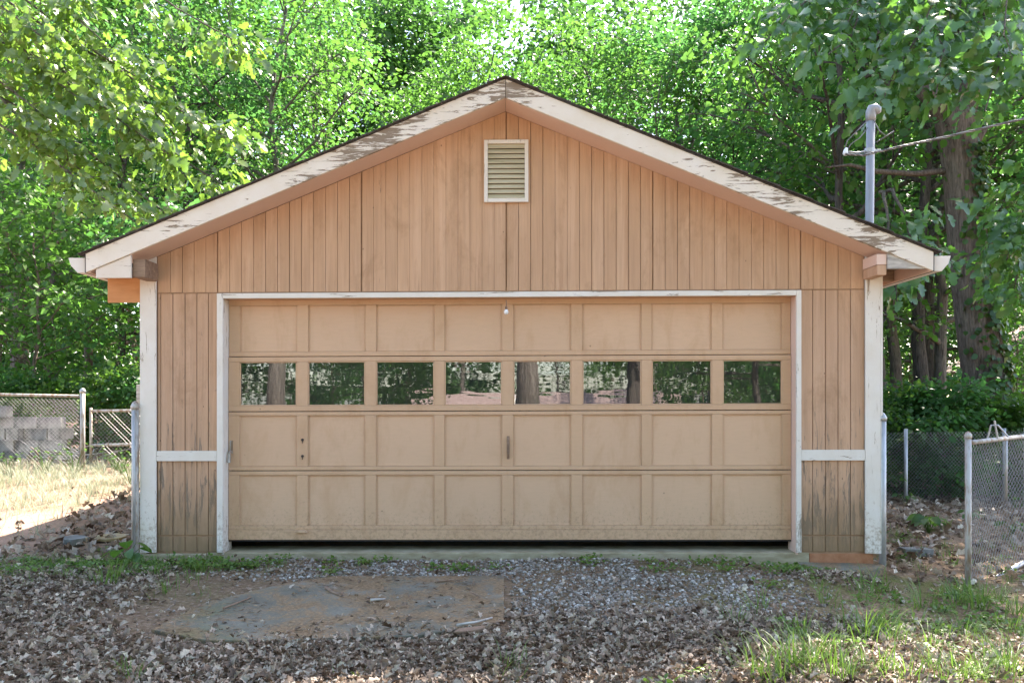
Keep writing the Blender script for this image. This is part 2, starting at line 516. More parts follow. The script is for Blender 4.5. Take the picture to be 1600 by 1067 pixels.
def tube_vf(pts, radii, sides=8, caps=True):
    pts = [Vector(p) for p in pts]
    n = len(pts)
    if isinstance(radii, (int, float)):
        radii = [radii] * n
    V, Fc = [], []
    ref = None
    for i, p in enumerate(pts):
        d = (pts[min(i + 1, n - 1)] - pts[max(i - 1, 0)]).normalized()
        if ref is None:
            ref = d.orthogonal().normalized()
        ref = (ref - d * ref.dot(d))
        if ref.length < 1e-5:
            ref = d.orthogonal()
        ref.normalize()
        b = d.cross(ref)
        for k in range(sides):
            a = 2 * math.pi * k / sides
            V.append(tuple(p + (ref * math.cos(a) + b * math.sin(a)) * radii[i]))
    for i in range(n - 1):
        for k in range(sides):
            k2 = (k + 1) % sides
            Fc.append((i * sides + k, i * sides + k2, (i + 1) * sides + k2, (i + 1) * sides + k))
    if caps:
        Fc.append(tuple(range(sides - 1, -1, -1)))
        Fc.append(tuple(range((n - 1) * sides, n * sides)))
    return V, Fc

def join_vf(parts):
    V, Fc = [], []
    for v, f in parts:
        o = len(V)
        V += list(v)
        Fc += [tuple(i + o for i in q) for q in f]
    return V, Fc

def tube(name, pts, radii, m, parent=None, sides=10, loc=None):
    v, f = tube_vf(pts, radii, sides)
    return poly_obj(name, v, f, m, parent, smooth=True, loc=loc)

def fx(px):
    return (px - 801.0) / 180.0
def fz(py):
    return CAM_Z + (HORIZON - py) / 180.0
def at(px, py, D):
    """world point seen at a photograph pixel, D metres from the camera"""
    s = F_PX / D
    return Vector(((px - 801.0) / s, D - CAM_D, CAM_Z + (HORIZON - py) / s))

# ------------------------------------------------------------------ ground
def sstep(a, b, x):
    t = np.clip((x - a) / (b - a), 0, 1)
    return t * t * (3 - 2 * t)

def ground_h(x, y):
    x = np.asarray(x, dtype=float)
    y = np.asarray(y, dtype=float)
    h = -0.022 + 0 * x
    h = h - 0.20 * sstep(1.7, 3.5, x) - 0.16 * sstep(3.6, 8, x) * sstep(1, 8, y)
    h = h + 0.28 * sstep(-3.3, -6.0, x) * sstep(0.5, 6.0, y)
    h = h + 0.25 * sstep(7, 16, y) * sstep(3, -6, x)
    h = h - 0.05 * sstep(-0.6, -3, y)
    h = h - 0.075 * np.clip(-y - 11, 0, 30)
    wob = (0.018 * np.sin(2.1 * x + 0.7 * y) * np.sin(1.7 * y + 1) + 0.01 * np.sin(5.3 * x + 2) * np.sin(4.7 * y + 0.5))
    inside = sstep(-3.5, -3.2, x) * sstep(3.5, 3.2, x) * sstep(-0.25, 0.05, y) * sstep(7.0, 6.7, y)
    h = h + wob * (1 - inside)
    # a worn hollow off the east corner and a low mound of leaves
    h = h + 0.07 * np.exp(-((x - 2.6) ** 2 / 0.12 + (y + 0.75) ** 2 / 0.08))
    return h * (1 - inside) + (-0.16) * inside

xs = np.concatenate([np.linspace(-140, -14, 22)[:-1], np.linspace(-14, 14, 220), np.linspace(14, 140, 22)[1:]])
ys = np.concatenate([np.linspace(-120, -8, 26)[:-1], np.linspace(-8, 14, 190), np.linspace(14, 160, 26)[1:]])
gx, gy = np.meshgrid(xs, ys)
gz = ground_h(gx, gy)
GV = np.stack([gx.ravel(), gy.ravel(), gz.ravel()], 1)
nx, ny = len(xs), len(ys)
ii, jj = np.meshgrid(np.arange(nx - 1), np.arange(ny - 1))
i0 = (jj * nx + ii).ravel()
GQ = np.stack([i0, i0 + 1, i0 + nx + 1, i0 + nx], 1)
ground = link('ground', tri_mesh('ground', GV, GQ, M['ground'], smooth=True))
tag(ground, 'brown earth yard strewn with dead leaves and gravel', kind='structure')

# concrete pad in front of the door: an old slab with a broken outline
pad_pts = [(-0.06, -0.98), (-0.05, -2.08), (-0.55, -2.3), (-1.25, -2.42), (-1.75, -2.38), (-2.15, -2.2), (-2.05, -1.6), (-1.7, -1.1), (-1.35, -0.93), (-0.8, -0.95)]
n = len(pad_pts)
pv = [(x, y, float(ground_h(x, y)) + 0.022) for x, y in pad_pts] + [(x, y, -0.25) for x, y in pad_pts]
pf = [tuple(range(n - 1, -1, -1))] + [(i, (i + 1) % n, n + (i + 1) % n, n + i) for i in range(n)]
pad = poly_obj('concrete_pad', pv, pf, M['concrete'], bevel=0.006)
tag(pad, 'cracked grey concrete pad in front of the garage door', kind='structure')

# ------------------------------------------------------------------ the garage
G = empty('garage')
tag(G, 'detached two car garage with peach board siding and peeling white trim', 'garage')
AX = -0.055
WALL_APEX, SLOPE = 3.82, 0.41
def soff(x):
    return WALL_APEX - SLOPE * abs(x - AX)

XL, XR = fx(225), fx(1375)
DEPTH = 6.7
OP_L, OP_R = fx(351), fx(1244)
OP_T = 2.21
Y_BACK = 0.013

# shell behind the boards: gable backing, side walls, back wall, floor
prism_y('gable_wall', [(XL + 0.02, 2.3), (OP_L - 0.0225, 2.3), (OP_L - 0.0225, OP_T + 0.021), (OP_R + 0.0225, OP_T + 0.021), (OP_R + 0.0225, 2.3), (XR - 0.02, 2.3), (XR - 0.02, soff(XR) + 0.01), (AX, WALL_APEX + 0.01), (XL + 0.02, soff(XL) + 0.01)], Y_BACK, 0.11, M['groove'], G, 0)
gbox('front_wall', XL + 0.02, OP_L - 0.0225, Y_BACK, 0.11, -0.05, 2.298, M['groove'], G, 0)
gbox('front_wall', OP_R + 0.0225, XR - 0.02, Y_BACK, 0.11, -0.05, 2.298, M['groove'], G, 0)
gbox('side_wall', XL, XL + 0.1, 0.112, DEPTH, -0.02, soff(XL) + 0.02, M['siding'], G, 0)
gbox('side_wall', XR - 0.1, XR, 0.112, DEPTH, -0.02, soff(XR) + 0.02, M['siding'], G, 0)
prism_y('back_wall', [(XL, -0.02), (XR, -0.02), (XR, soff(XR)), (AX, WALL_APEX), (XL, soff(XL))], DEPTH, DEPTH + 0.1, M['siding'], G, 0)
gbox('floor_slab', XL + 0.1, XR - 0.1, 0.32, DEPTH, -0.15, -0.03, M['concrete'], G, 0)

# siding boards, one by one
def groove_list(p0, p1, n):
    return [p0 + (p1 - p0) * i / n for i in range(n + 1)]
ZJ = 2.268
edges = [247.0] + [267, 286, 304.3, 322.6, 341]
for a, b_, k in ((341, 566, 12), (566, 792, 12), (792, 1021, 12), (1021, 1252, 12)):
    edges += groove_list(a, b_, k)[1:]
edges += [1252 + 19.6 * i for i in range(1, 5)] + [1351.0]
seams = {341.0, 566.0, 792.0, 1021.0, 1252.0}
for e0, e1 in zip(edges[:-1], edges[1:]):
    g0 = random.uniform(0.001, 0.0025) if 566 < e0 < 792 else random.uniform(0.002, 0.0055)
    x0 = fx(e0) + (0.006 if e0 in seams else g0 / 2)
    x1 = fx(e1) - (0.006 if e1 in seams else g0 / 2)
    yo = -0.002 if 566 <= e0 < 792 else random.uniform(-0.0012, 0.0012)
    pts = [(x0, ZJ), (x1, ZJ), (x1, soff(x1))]
    if x0 < AX < x1:
        pts.append((AX, WALL_APEX))
    pts.append((x0, soff(x0)))
    prism_y('siding_board', pts, yo, Y_BACK, M['siding'], G, 0.002)
def low_boards(cols, m):
    for e0, e1 in zip(cols[:-1], cols[1:]):
        x0, x1 = fx(e0) + 0.003, fx(e1) - 0.003
        for z0, z1, dy in ((fz(835.5), ZJ - 0.008, 0.002), (0.005, fz(838), 0.004)):
            gbox('siding_board', x0, x1, dy + random.uniform(-0.001, 0.001), Y_BACK, z0, z1, m, G, 0.002)
low_boards([247, 252, 271, 290, 308.5, 326.5, 341], M['siding_low'])
low_boards([1252, 1271, 1291, 1310.5, 1330, 1352], M['siding_low'])
# flashing in the joint
gbox('joint_flashing', XL + 0.1, XR - 0.1, -0.004, 0.012, ZJ - 0.007, ZJ - 0.001, M['groove'], G, 0)

# corner boards, belt strips
CBX = (fx(246.5), fx(1351.5))
prism_y('corner_board', [(XL - 0.02, 0.0), (CBX[0], 0.0), (CBX[0], soff(CBX[0]) - 0.002), (XL - 0.02, soff(XL - 0.02) - 0.002)], -0.024, -0.003, M['white'], G, 0.003)
prism_y('corner_board', [(CBX[1], -0.01), (XR, -0.01), (XR, soff(XR) - 0.002), (CBX[1], soff(CBX[1]) - 0.002)], -0.024, -0.003, M['white'], G, 0.003)
gbox('corner_board', XR + 0.001, XR + 0.021, -0.022, 0.09, -0.01, soff(XR + 0.02) - 0.01, M['white'], G, 0.003)
gbox('belt_strip', CBX[0] + 0.001, fx(341), -0.02, -0.003, fz(719), fz(703), M['white_x'], G, 0.003)
gbox('belt_strip', fx(1252), CBX[1] - 0.001, -0.02, -0.003, fz(720), fz(703.5), M['white_x'], G, 0.003)

# door frame: casing on the face, jambs turning in
JY = 0.10
gbox('door_casing', fx(341.5), OP_L, -0.03, -0.003, 0.0, OP_T + 0.045, M['white_jamb'], G, 0.004)
gbox('door_casing', OP_R, fx(1251.5), -0.03, -0.003, 0.0, OP_T + 0.045, M['white_jamb'], G, 0.004)
gbox('door_header', OP_L + 0.001, OP_R - 0.001, -0.03, -0.003, OP_T, OP_T + 0.045, M['white_x'], G, 0.003)
gbox('door_jamb', OP_L - 0.022, OP_L, -0.001, JY + 0.09, -0.02, OP_T - 0.001, M['white_jamb'], G, 0.002)
gbox('door_jamb', OP_R, OP_R + 0.022, -0.001, JY + 0.09, -0.02, OP_T - 0.001, M['soffit'], G, 0.002)
gbox('head_jamb', OP_L, OP_R, -0.001, JY + 0.09, OP_T - 0.0, OP_T + 0.02, M['door'], G, 0)
gbox('threshold', OP_L - 0.15, OP_R + 0.12, 0.001, 0.33, -0.16, -0.004, M['sill'], G, 0.006)

# foundation
gbox('foundation', XL - 0.12, OP_L - 0.152, -0.03, 0.1, -0.3, -0.012, M['sill'], G, 0.01)
gbox('brick_sill', OP_R + 0.122, XR - 0.05, 0.002, 0.1, -0.3, -0.012, M['brick'], G, 0.004)
fv = [(2.45, -0.02), (2.55, -0.12), (2.8, -0.17), (3.05, -0.14), (3.2, -0.1), (3.22, 0.1), (2.45, 0.1)]
nv = len(fv)
fvv = [(x, y, -0.105 - 0.02 * math.sin(7 * x)) for x, y in fv] + [(x * 1.01, y * 1.3, -0.4) for x, y in fv]
poly_obj('footing', fvv, [tuple(range(nv - 1, -1, -1))] + [(i, (i + 1) % nv, nv + (i + 1) % nv, nv + i) for i in range(nv)], M['concrete'], G, 0.015)

# sectional door
DY = 0.10                                  # front of stiles
DS = F_PX / (CAM_D + DY)
def dx(px):
    return (px - 801.0) / DS
def dz(py):
    return CAM_Z + (HORIZON - py) / DS
door = empty('garage_door', parent=G)
cols = [(375, 464.5), (482, 571.5), (588.5, 679.5), (695.5, 785.5), (803, 893.5), (911, 1003.5), (1019.5, 1113.5), (1130.5, 1223.5)]
DXL, DXR = OP_L + 0.003, OP_R - 0.003
secs = [(475, 548, 458, 555.0, 'p'), (563.5, 633, 556.2, 641.2, 'w'), (648, 728, 642.4, 734.0, 'p'), (741.5, 821, 735.2, 843.0, 'p')]
for si, (pt, pb, st, sb, kind) in enumerate(secs):
    y0 = DY + (0.012 if si == 0 else 0.0)
    zt, zb, zpt, zpb = dz(st), dz(sb), dz(pt), dz(pb)
    gbox('door_rail', DXL, DXR, y0, y0 + 0.034, zpt, zt, M['door'], door, 0.003)
    if si == 3:
        gbox('door_rail', DXL, DXR, y0, y0 + 0.034, zb + 0.09, zpb, M['door'], door, 0.003)
        gbox('bottom_rail', DXL, DXR, y0 - 0.004, y0 + 0.034, zb, zb + 0.0885, M['door'], door, 0.003)
        gbox('weather_strip', DXL, DXR, y0 + 0.005, y0 + 0.03, zb - 0.014, zb - 0.0005, M['rubber'], door, 0.0)
    else:
        gbox('door_rail', DXL, DXR, y0, y0 + 0.034, zb, zpb, M['door'], door, 0.003)
    bounds = [dx(c) for pair in cols for c in pair]
    st_x = [(DXL, bounds[0])] + [(bounds[2 * i + 1], bounds[2 * i + 2]) for i in range(7)] + [(bounds[15], DXR)]
    for a, b_ in st_x:
        gbox('door_stile', a, b_, y0 + 0.0015, y0 + 0.033, zpb + 0.0005, zpt - 0.0005, M['door'], door, 0.003)
    for i in range(8):
        a, b_ = bounds[2 * i], bounds[2 * i + 1]
        if kind == 'p':
            gbox('door_panel', a + 0.0005, b_ - 0.0005, y0 + 0.017, y0 + 0.032, zpb + 0.001, zpt - 0.001, M['door_panel'], door, 0.0)
            # thin moulding round each panel
            mo = []
            for q in ((a, a + 0.009, zpb + 0.009, zpt - 0.009), (b_ - 0.009, b_, zpb + 0.009, zpt - 0.009), (a, b_, zpb, zpb + 0.009), (a, b_, zpt - 0.009, zpt)):
                mo.append(box_vf(q[0] + 0.0007, q[1] - 0.0007, y0 + 0.0075, y0 + 0.0172, q[2] + 0.0012, q[3] - 0.0012))
            v, f = join_vf(mo)
            poly_obj('panel_moulding', [warp(p) for p in v], f, M['door'], door, 0.002)
        else:
            gbox('window_pane', a + 0.0005, b_ - 0.0005, y0 + 0.018, y0 + 0.021, zpb + 0.001, zpt - 0.001, M['glass'], door, 0.0)
            mo = []
            for q in ((a, a + 0.011, zpb + 0.011, zpt - 0.011), (b_ - 0.011, b_, zpb + 0.011, zpt - 0.011), (a, b_, zpb, zpb + 0.011), (a, b_, zpt - 0.011, zpt)):
                mo.append(box_vf(q[0] + 0.0007, q[1] - 0.0007, y0 + 0.006, y0 + 0.0175, q[2] + 0.0012, q[3] - 0.0012))
            v, f = join_vf(mo)
            poly_obj('window_bead', [warp(p) for p in v], f, M['door'], door, 0.002)

def darc(pts, r, name, m, parent):
    return tube(name, [warp(p) for p in pts], r, m, parent, 8)
# lift handle, side latch, key holes, foot lift
hx = dx(795)
v, f = join_vf([tube_vf([(hx, DY - 0.002, dz(684)), (hx, DY - 0.03, dz(689)), (hx, DY - 0.034, dz(698)), (hx, DY - 0.03, dz(708)), (hx, DY - 0.002, dz(714))], [0.010, 0.008, 0.008, 0.008, 0.013], 8),
                box_vf(hx - 0.012, hx + 0.012, DY - 0.005, DY + 0.002, dz(717), dz(681))])
poly_obj('door_handle', v, f, M['oldwood'], door, 0.001)
lx = dx(363)
v, f = join_vf([box_vf(lx - 0.016, lx + 0.01, DY - 0.006, DY + 0.001, dz(708), dz(688)),
                tube_vf([(lx - 0.005, DY - 0.005, dz(705)), (lx - 0.005, DY - 0.04, dz(707)), (lx - 0.008, DY - 0.05, dz(722))], [0.012, 0.013, 0.015], 8)])
poly_obj('door_latch', v, f, M['galv_rust'], door, 0.001)
for py in (687, 712.5):
    kx = dx(473.5)
    v, f = join_vf([tube_vf([(kx, DY + 0.002, dz(py)), (kx, DY - 0.005, dz(py))], [0.013, 0.011], 10), box_vf(kx - 0.003, kx + 0.003, DY - 0.0055, DY, dz(py + 5), dz(py))])
    poly_obj('lock_hole', v, f, M['dark'], door, 0)
prism_y('foot_lift', [(dx(463), dz(831)), (dx(482), dz(831)), (dx(481), dz(827)), (dx(464), dz(827))], DY - 0.035, DY - 0.004, M['door_panel'], door, 0.002)

# gable vent
vent = empty('gable_vent', parent=G)
vx0, vx1, vz0, vz1 = fx(757.5), fx(826.5), fz(317), fz(220)
fw = 0.032
VM = M['white']
for q in ((vx0, vx0 + fw, vz0, vz1), (vx1 - fw, vx1, vz0, vz1), (vx0 + fw, vx1 - fw, vz0, vz0 + fw), (vx0 + fw, vx1 - fw, vz1 - fw, vz1)):
    gbox('vent_frame', q[0], q[1], -0.03, -0.0035, q[2], q[3], VM, vent, 0.003)
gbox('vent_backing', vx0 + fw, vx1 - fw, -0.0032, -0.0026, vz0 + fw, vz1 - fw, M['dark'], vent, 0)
M['slat'] = mat_simple('cream_slat', (0.42, 0.37, 0.24), (0.60, 0.54, 0.40), (3, 20, 20), 0.6, bump=0.1)
ns = 11
for i in range(ns):
    z = vz0 + fw + (vz1 - vz0 - 2 * fw) * (i + 0.12) / ns
    hgt = (vz1 - vz0 - 2 * fw) / ns
    a, b_ = vx0 + fw + 0.001, vx1 - fw - 0.001
    vv = [(a, -0.026, z), (b_, -0.026, z), (b_, -0.006, z + hgt * 0.86), (a, -0.006, z + hgt * 0.86), (a, -0.0235, z - 0.004), (b_, -0.0235, z - 0.004), (b_, -0.0035, z + hgt * 0.82), (a, -0.0035, z + hgt * 0.82)]
    poly_obj('vent_slat', [warp(p) for p in vv], [(0, 1, 2, 3), (7, 6, 5, 4), (0, 4, 5, 1), (1, 5, 6, 2), (2, 6, 7, 3), (3, 7, 4, 0)], M['slat'], vent)

# rakes, soffits, roof
OH = 0.30
FL, FR = -3.53, 3.49
RH = 0.158
for side, xe, m in ((-1, FL, M['rake_l']), (1, FR, M['rake_r'])):
    pts = [(AX + side * 0.0015, WALL_APEX), (xe, soff(xe)), (xe, soff(xe) + RH), (AX + side * 0.0015, WALL_APEX + RH)]
    if side < 0:
        pts = pts[::-1]
    prism_y('rake_board', pts, -OH - 0.025, -OH, m, G, 0.004)
    xw = XL if side < 0 else XR
    pts = [(AX + side * 0.001, WALL_APEX), (xw + side * 0.05, soff(xw + side * 0.05)), (xw + side * 0.05, soff(xw + side * 0.05) + 0.015), (AX + side * 0.001, WALL_APEX + 0.015)]
    if side < 0:
        pts = pts[::-1]
    prism_y('rake_soffit', pts, -OH + 0.001, -0.0035, M['soffit'], G, 0)
    # roof deck and shingle courses
    xo = xe + side * 0.045
    deck = [(AX, WALL_APEX + RH + 0.002), (xo, soff(xo) + RH + 0.002), (xo, soff(xo) + RH + 0.009), (AX, WALL_APEX + RH + 0.009)]
    rf = prism_y('roof', deck if side > 0 else deck[::-1], -OH - 0.035, DEPTH + 0.3, M['shingle'], G, 0)
    nc = 27
    L = abs(xo - AX) / nc
    for k in range(nc):
        xa = AX + side * (k * L - 0.03 if k else 0)
        xb = AX + side * ((k + 1) * L + 0.012)
        za, zb_ = soff(xa) + RH + 0.008, soff(xb) + RH + 0.008
        dj = random.uniform(-0.008, 0.012)
        jz = random.uniform(0.0, 0.006)
        pp = [(xa, za + 0.002), (xb, zb_ + 0.005), (xb, zb_ + 0.013 + jz), (xa, za + 0.008)]
        prism_y('shingle_course', pp if side > 0 else pp[::-1], -OH - 0.05 + dj, DEPTH + 0.31, M['shingle'], rf, 0)

# eaves: returns, blocks, soffit, gutters
def eave(side, xe, xw):
    zs = soff(xe)
    # open underside
    xa, xb = sorted((xw + side * 0.022, xe - side * 0.001))
    gbox('eave_soffit', xa, xb, 0.12, DEPTH, zs + 0.10, zs + 0.115, M['oldwood'], G, 0)
    xa, xb = sorted((xe - side * 0.028, xe - side * 0.002))
    gbox('eave_fascia', xa, xb, -OH + 0.002, DEPTH + 0.25, zs + 0.0, zs + 0.13, M['soffit'], G, 0.002)
    for k in range(11):
        y = 0.3 + k * 0.6
        xa, xb = sorted((xw + side * 0.023, xe - side * 0.03))
        gbox('rafter_tail', xa, xb, y, y + 0.04, zs + 0.01, zs + 0.099, M['oldwood'], G, 0.002)
    # gutter
    g = [(0, 0.125), (0, 0.0), (0.075, 0.0), (0.105, 0.035), (0.13, 0.06), (0.15, 0.125), (0.144, 0.125), (0.124, 0.065), (0.10, 0.04), (0.072, 0.006), (0.006, 0.006), (0.006, 0.125)]
    gz0 = zs + 0.005
    pts = [(xe + side * (0.016 + u), gz0 + w) for u, w in g]
    gt = prism_y('gutter', pts if side < 0 else pts[::-1], -OH + 0.022, DEPTH + 0.25, M['white'], G, 0)
    cap = [(xe + side * (0.016 + u), gz0 + w) for u, w in g[:6]]
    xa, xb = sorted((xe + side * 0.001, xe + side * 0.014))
    gbox('gap_shade_strip', xa, xb, -OH - 0.01, DEPTH + 0.25, zs + 0.0, zs + RH - 0.004, M['rubber'], G, 0)  # black strip standing in for the shade of the gap beside the gutter
    prism_y('gutter_end_cap', cap if side < 0 else cap[::-1], -OH + 0.018, -OH + 0.0215, M['white'], gt, 0.0015)
eave(-1, FL, XL)
eave(1, FR, XR)
# triangular return boards and lookout blocks
def ret(px0, px1, pyb, side, name, m):
    s = F_PX / (CAM_D - OH)
    x0, x1 = (px0 - 801) / s, (px1 - 801) / s
    zb = CAM_Z + (HORIZON - pyb) / s
    pts = [(x0, zb), (x1, zb), (x1, max(zb + 0.004, soff(x1) - 0.003 )), (x0, max(zb + 0.004, soff(x0) - 0.003))]
    return prism_y(name, pts, -OH - 0.012, -OH + 0.012, m, G, 0.002)
ret(152, 206.5, 431, -1, 'eave_return', M['peeled'])
ret(1387, 1452, 424, 1, 'eave_return', M['greywood'])
s_ = F_PX / (CAM_D - OH)
gbox('lookout_block', (207 - 801) / s_, (226 - 801) / s_, -OH + 0.02, -0.03, CAM_Z + (HORIZON - 429) / s_, soff(-3.1) - 0.06, M['oldwood'], G, 0.003)
gbox('lookout_block', (1371 - 801) / s_, (1386.5 - 801) / s_, -OH + 0.001, -0.03, CAM_Z + (HORIZON - 417) / s_, soff(3.12) - 0.005, M['soffit'], G, 0.003)
gbox('lookout_block', (1372 - 801) / s_, (1386.5 - 801) / s_, -OH + 0.004, -0.03, CAM_Z + (HORIZON - 433) / s_, CAM_Z + (HORIZON - 417.4) / s_, M['siding_low'], G, 0.003)
o = gbox('plywood_panel', -3.52, XL - 0.025, 0.02, 0.034, 2.185, 2.40, M['plywood'], G, 0.001)
o['label'] = 'bare orange plywood piece nailed under the west eave'

# bulb hanging at the middle of the header
bl = empty('hanging_bulb', (fx(792), -0.012, fz(486)))
tag(bl, 'small white bulb hanging from the header above the garage door', 'bulb')
tube('cord', [(0, 0.0, 0.035), (0.004, 0, 0.06), (-0.002, 0, 0.095)], 0.004, M['oldwood'], bl, 6)
tube('socket', [(0, 0, 0.012), (0, 0, 0.036)], [0.011, 0.009], M['oldwood'], bl, 10)
tube('glass_bulb', [(0, 0, -0.032), (0, 0, -0.029), (0, 0, -0.02), (0, 0, -0.008), (0, 0, 0.004), (0, 0, 0.014)], [0.004, 0.012, 0.019, 0.021, 0.016, 0.010], M['bulb'], bl, 12)

# ------------------------------------------------------------------ service mast and cable
mp0 = Vector((3.17, 0.16, 2.5))
mast = empty('service_mast', mp0)
tag(mast, 'grey conduit service mast with rounded weatherhead rising through the garage roof', 'mast')
top = at(1361.5, 186, 7.16) - mp0
tube('conduit', [(0, 0, -0.6), (0, 0, 0.1), tuple(top)], 0.036, M['pvc'], mast, 14)
hd = [top + Vector(d) for d in ((0, 0, -0.02), (0, 0, 0.03), (0.002, -0.003, 0.06), (0.010, -0.008, 0.082), (0.030, -0.014, 0.088), (0.048, -0.02, 0.072), (0.053, -0.022, 0.048), (0.053, -0.022, 0.036))]
tube('weatherhead', hd, [0.040, 0.044, 0.046, 0.047, 0.044, 0.040, 0.028, 0.012], M['pvc'], mast, 14)
cl = at(1359, 236, 7.16) - mp0
v, f = join_vf([tube_vf([cl + Vector((0, 0, -0.02)), cl + Vector((0, 0, 0.02))], 0.043, 14), box_vf(cl.x + 0.02, cl.x + 0.1, cl.y - 0.012, cl.y + 0.012, cl.z - 0.012, cl.z + 0.012)])
poly_obj('mast_clamp', v, f, M['galv'], mast, 0.001)
ins = at(1322, 237, 7.05) - mp0
tube('insulator', [ins + Vector((0, 0, -0.035)), ins + Vector((0, 0, -0.02)), ins, ins + Vector((0.008, 0, 0.03))], [0.014, 0.024, 0.02, 0.012], M['bulb'], mast, 10)
tube('insulator_arm', [cl, (cl + ins) / 2 + Vector((0, 0, -0.012)), ins], 0.007, M['galv'], mast, 6)
def loose(pp, r=0.005):
    return tube('lead_wire', [at(x, y, d) - mp0 for x, y, d in pp], r, M['cable'], mast, 6)
loose([(1355, 190, 7.12), (1340, 205, 7.08), (1325, 220, 7.05), (1321, 233, 7.05)])
loose([(1357, 200, 7.12), (1345, 215, 7.08), (1330, 226, 7.05), (1325, 236, 7.05)])
loose([(1366, 188, 7.12), (1375, 205, 7.1), (1386, 213, 7.08), (1396, 206, 7.08)])
loose([(1371, 222, 7.1), (1384, 214, 7.1), (1398, 205, 7.08)], 0.006)
# twisted service drop
ca = empty('service_cable', at(1322, 240, 7.03))
tag(ca, 'twisted overhead service cable running from the mast to the upper right', 'cable')
org = ca.location.copy()
def cpt(t):
    keys = [(1322, 241, 7.03), (1350, 243, 7.0), (1400, 231, 6.95), (1480, 214, 6.8), (1600, 186, 6.5), (1800, 120, 6.1), (2150, -10, 5.6)]
    u = t * (len(keys) - 1)
    i = min(int(u), len(keys) - 2)
    w = u - i
    return (at(*keys[i]) * (1 - w) + at(*keys[i + 1]) * w) - org
for ph in range(3):
    pts = []
    for i in range(150):
        t = i / 149
        a = t * 110 + ph * 2.094
        pts.append(cpt(t) + Vector((0, math.cos(a), math.sin(a))) * 0.0065)
    tube('strand', pts, 0.0052, M['wire'] if ph == 0 else M['cable'], ca, 5)

# ------------------------------------------------------------------ fences
def chain_mesh(p0, p1, z0, z1, pitch=0.062, r=0.0021, sag=0.0):
    """diamond wire netting between two points; z0/z1 are (start, end) bottoms and tops"""
    p0, p1 = np.array(p0, float), np.array(p1, float)
    L = np.linalg.norm(p1 - p0)
    H = max(z1[0] - z0[0], z1[1] - z0[1])
    nrm = np.array([-(p1 - p0)[1], (p1 - p0)[0]]) / L
    parts = []
    def P(u, w):
        q = p0 + (p1 - p0) * (u / L)
        t = u / L
        zb, zt = z0[0] * (1 - t) + z0[1] * t, z1[0] * (1 - t) + z1[1] * t
        bul = sag * math.sin(math.pi * t) * math.sin(math.pi * w / H)
        q = q + nrm * bul
        return (q[0], q[1], zb + (zt - zb) * w / H)
    k = pitch
    cnt = int((L + H) / k) + 1
    for s in (1, -1):
        for i in range(cnt):
            c = i * k
            if s > 0:      # u - w = c - H
                u0, u1 = max(0, c - H), min(L, c)
                if u1 - u0 < 0.02: continue
                pts = [P(u, u - (c - H)) for u in np.linspace(u0, u1, 5)]
            else:
                u0, u1 = max(0, c - H), min(L, c)
                if u1 - u0 < 0.02: continue
                pts = [P(u, c - u) for u in np.linspace(u0, u1, 5)]
            parts.append(tube_vf(pts, r, 3, False))
    return join_vf(parts)

def post(parent, x, y, z0, z1, r=0.03, m=None, cap=True, name='post'):
    pts = [(x, y, z0 - 0.3), (x, y, z1)]
    rr = [r, r]
    o = tube(name, pts, rr, m or M['galv'], parent, 12)
    if cap:
        tube('post_cap', [(x, y, z1 - 0.02), (x, y, z1 + 0.008), (x, y, z1 + 0.03), (x, y, z1 + 0.045), (x, y, z1 + 0.052)], [r + 0.006, r + 0.007, r * 0.85, r * 0.5, 0.003], m or M['galv'], o, 12)
    return o

# west side: fence across the side yard with a gate, seen beyond the sunlit grass
FY = 5.6
fence_w = empty('chain_link_fence', (-6.7, FY, float(ground_h(-6.7, FY))))
def rel(o, x, y, z):
    return (x - o.location.x, y - o.location.y, z - o.location.z)
tag(fence_w, 'chain link fence with a top rail in front of the concrete block pile', 'fence')
def addrel(e, name, vf, m, smooth=False, kind=None, parent=None):
    v, f = vf
    o = poly_obj(name, [rel(e, *p) for p in v], f, m, parent or e, smooth=smooth)
    if kind:
        o['kind'] = kind
    return o
addrel(fence_w, 'post', tube_vf([(-6.71, FY, 0.0), (-6.71, FY, 1.44)], 0.037, 12), M['galv_rust'], True)
addrel(fence_w, 'post_cap', tube_vf([(-6.71, FY, 1.42), (-6.71, FY, 1.46), (-6.71, FY, 1.485), (-6.71, FY, 1.5)], [0.044, 0.045, 0.03, 0.004], 12), M['galv'], True)
addrel(fence_w, 'post', tube_vf([(-9.6, FY, 0.0), (-9.6, FY, 1.46)], 0.037, 12), M['galv'], True)
addrel(fence_w, 'top_rail', tube_vf([(-9.6, FY, 1.43), (-8.2, FY, 1.40), (-6.72, FY, 1.37)], 0.022, 10), M['galv_rust'], True)
addrel(fence_w, 'wire_mesh', chain_mesh((-9.6, FY - 0.01), (-6.74, FY - 0.01), (0.22, 0.22), (1.42, 1.36), r=0.0016), M['wire'], kind='stuff')

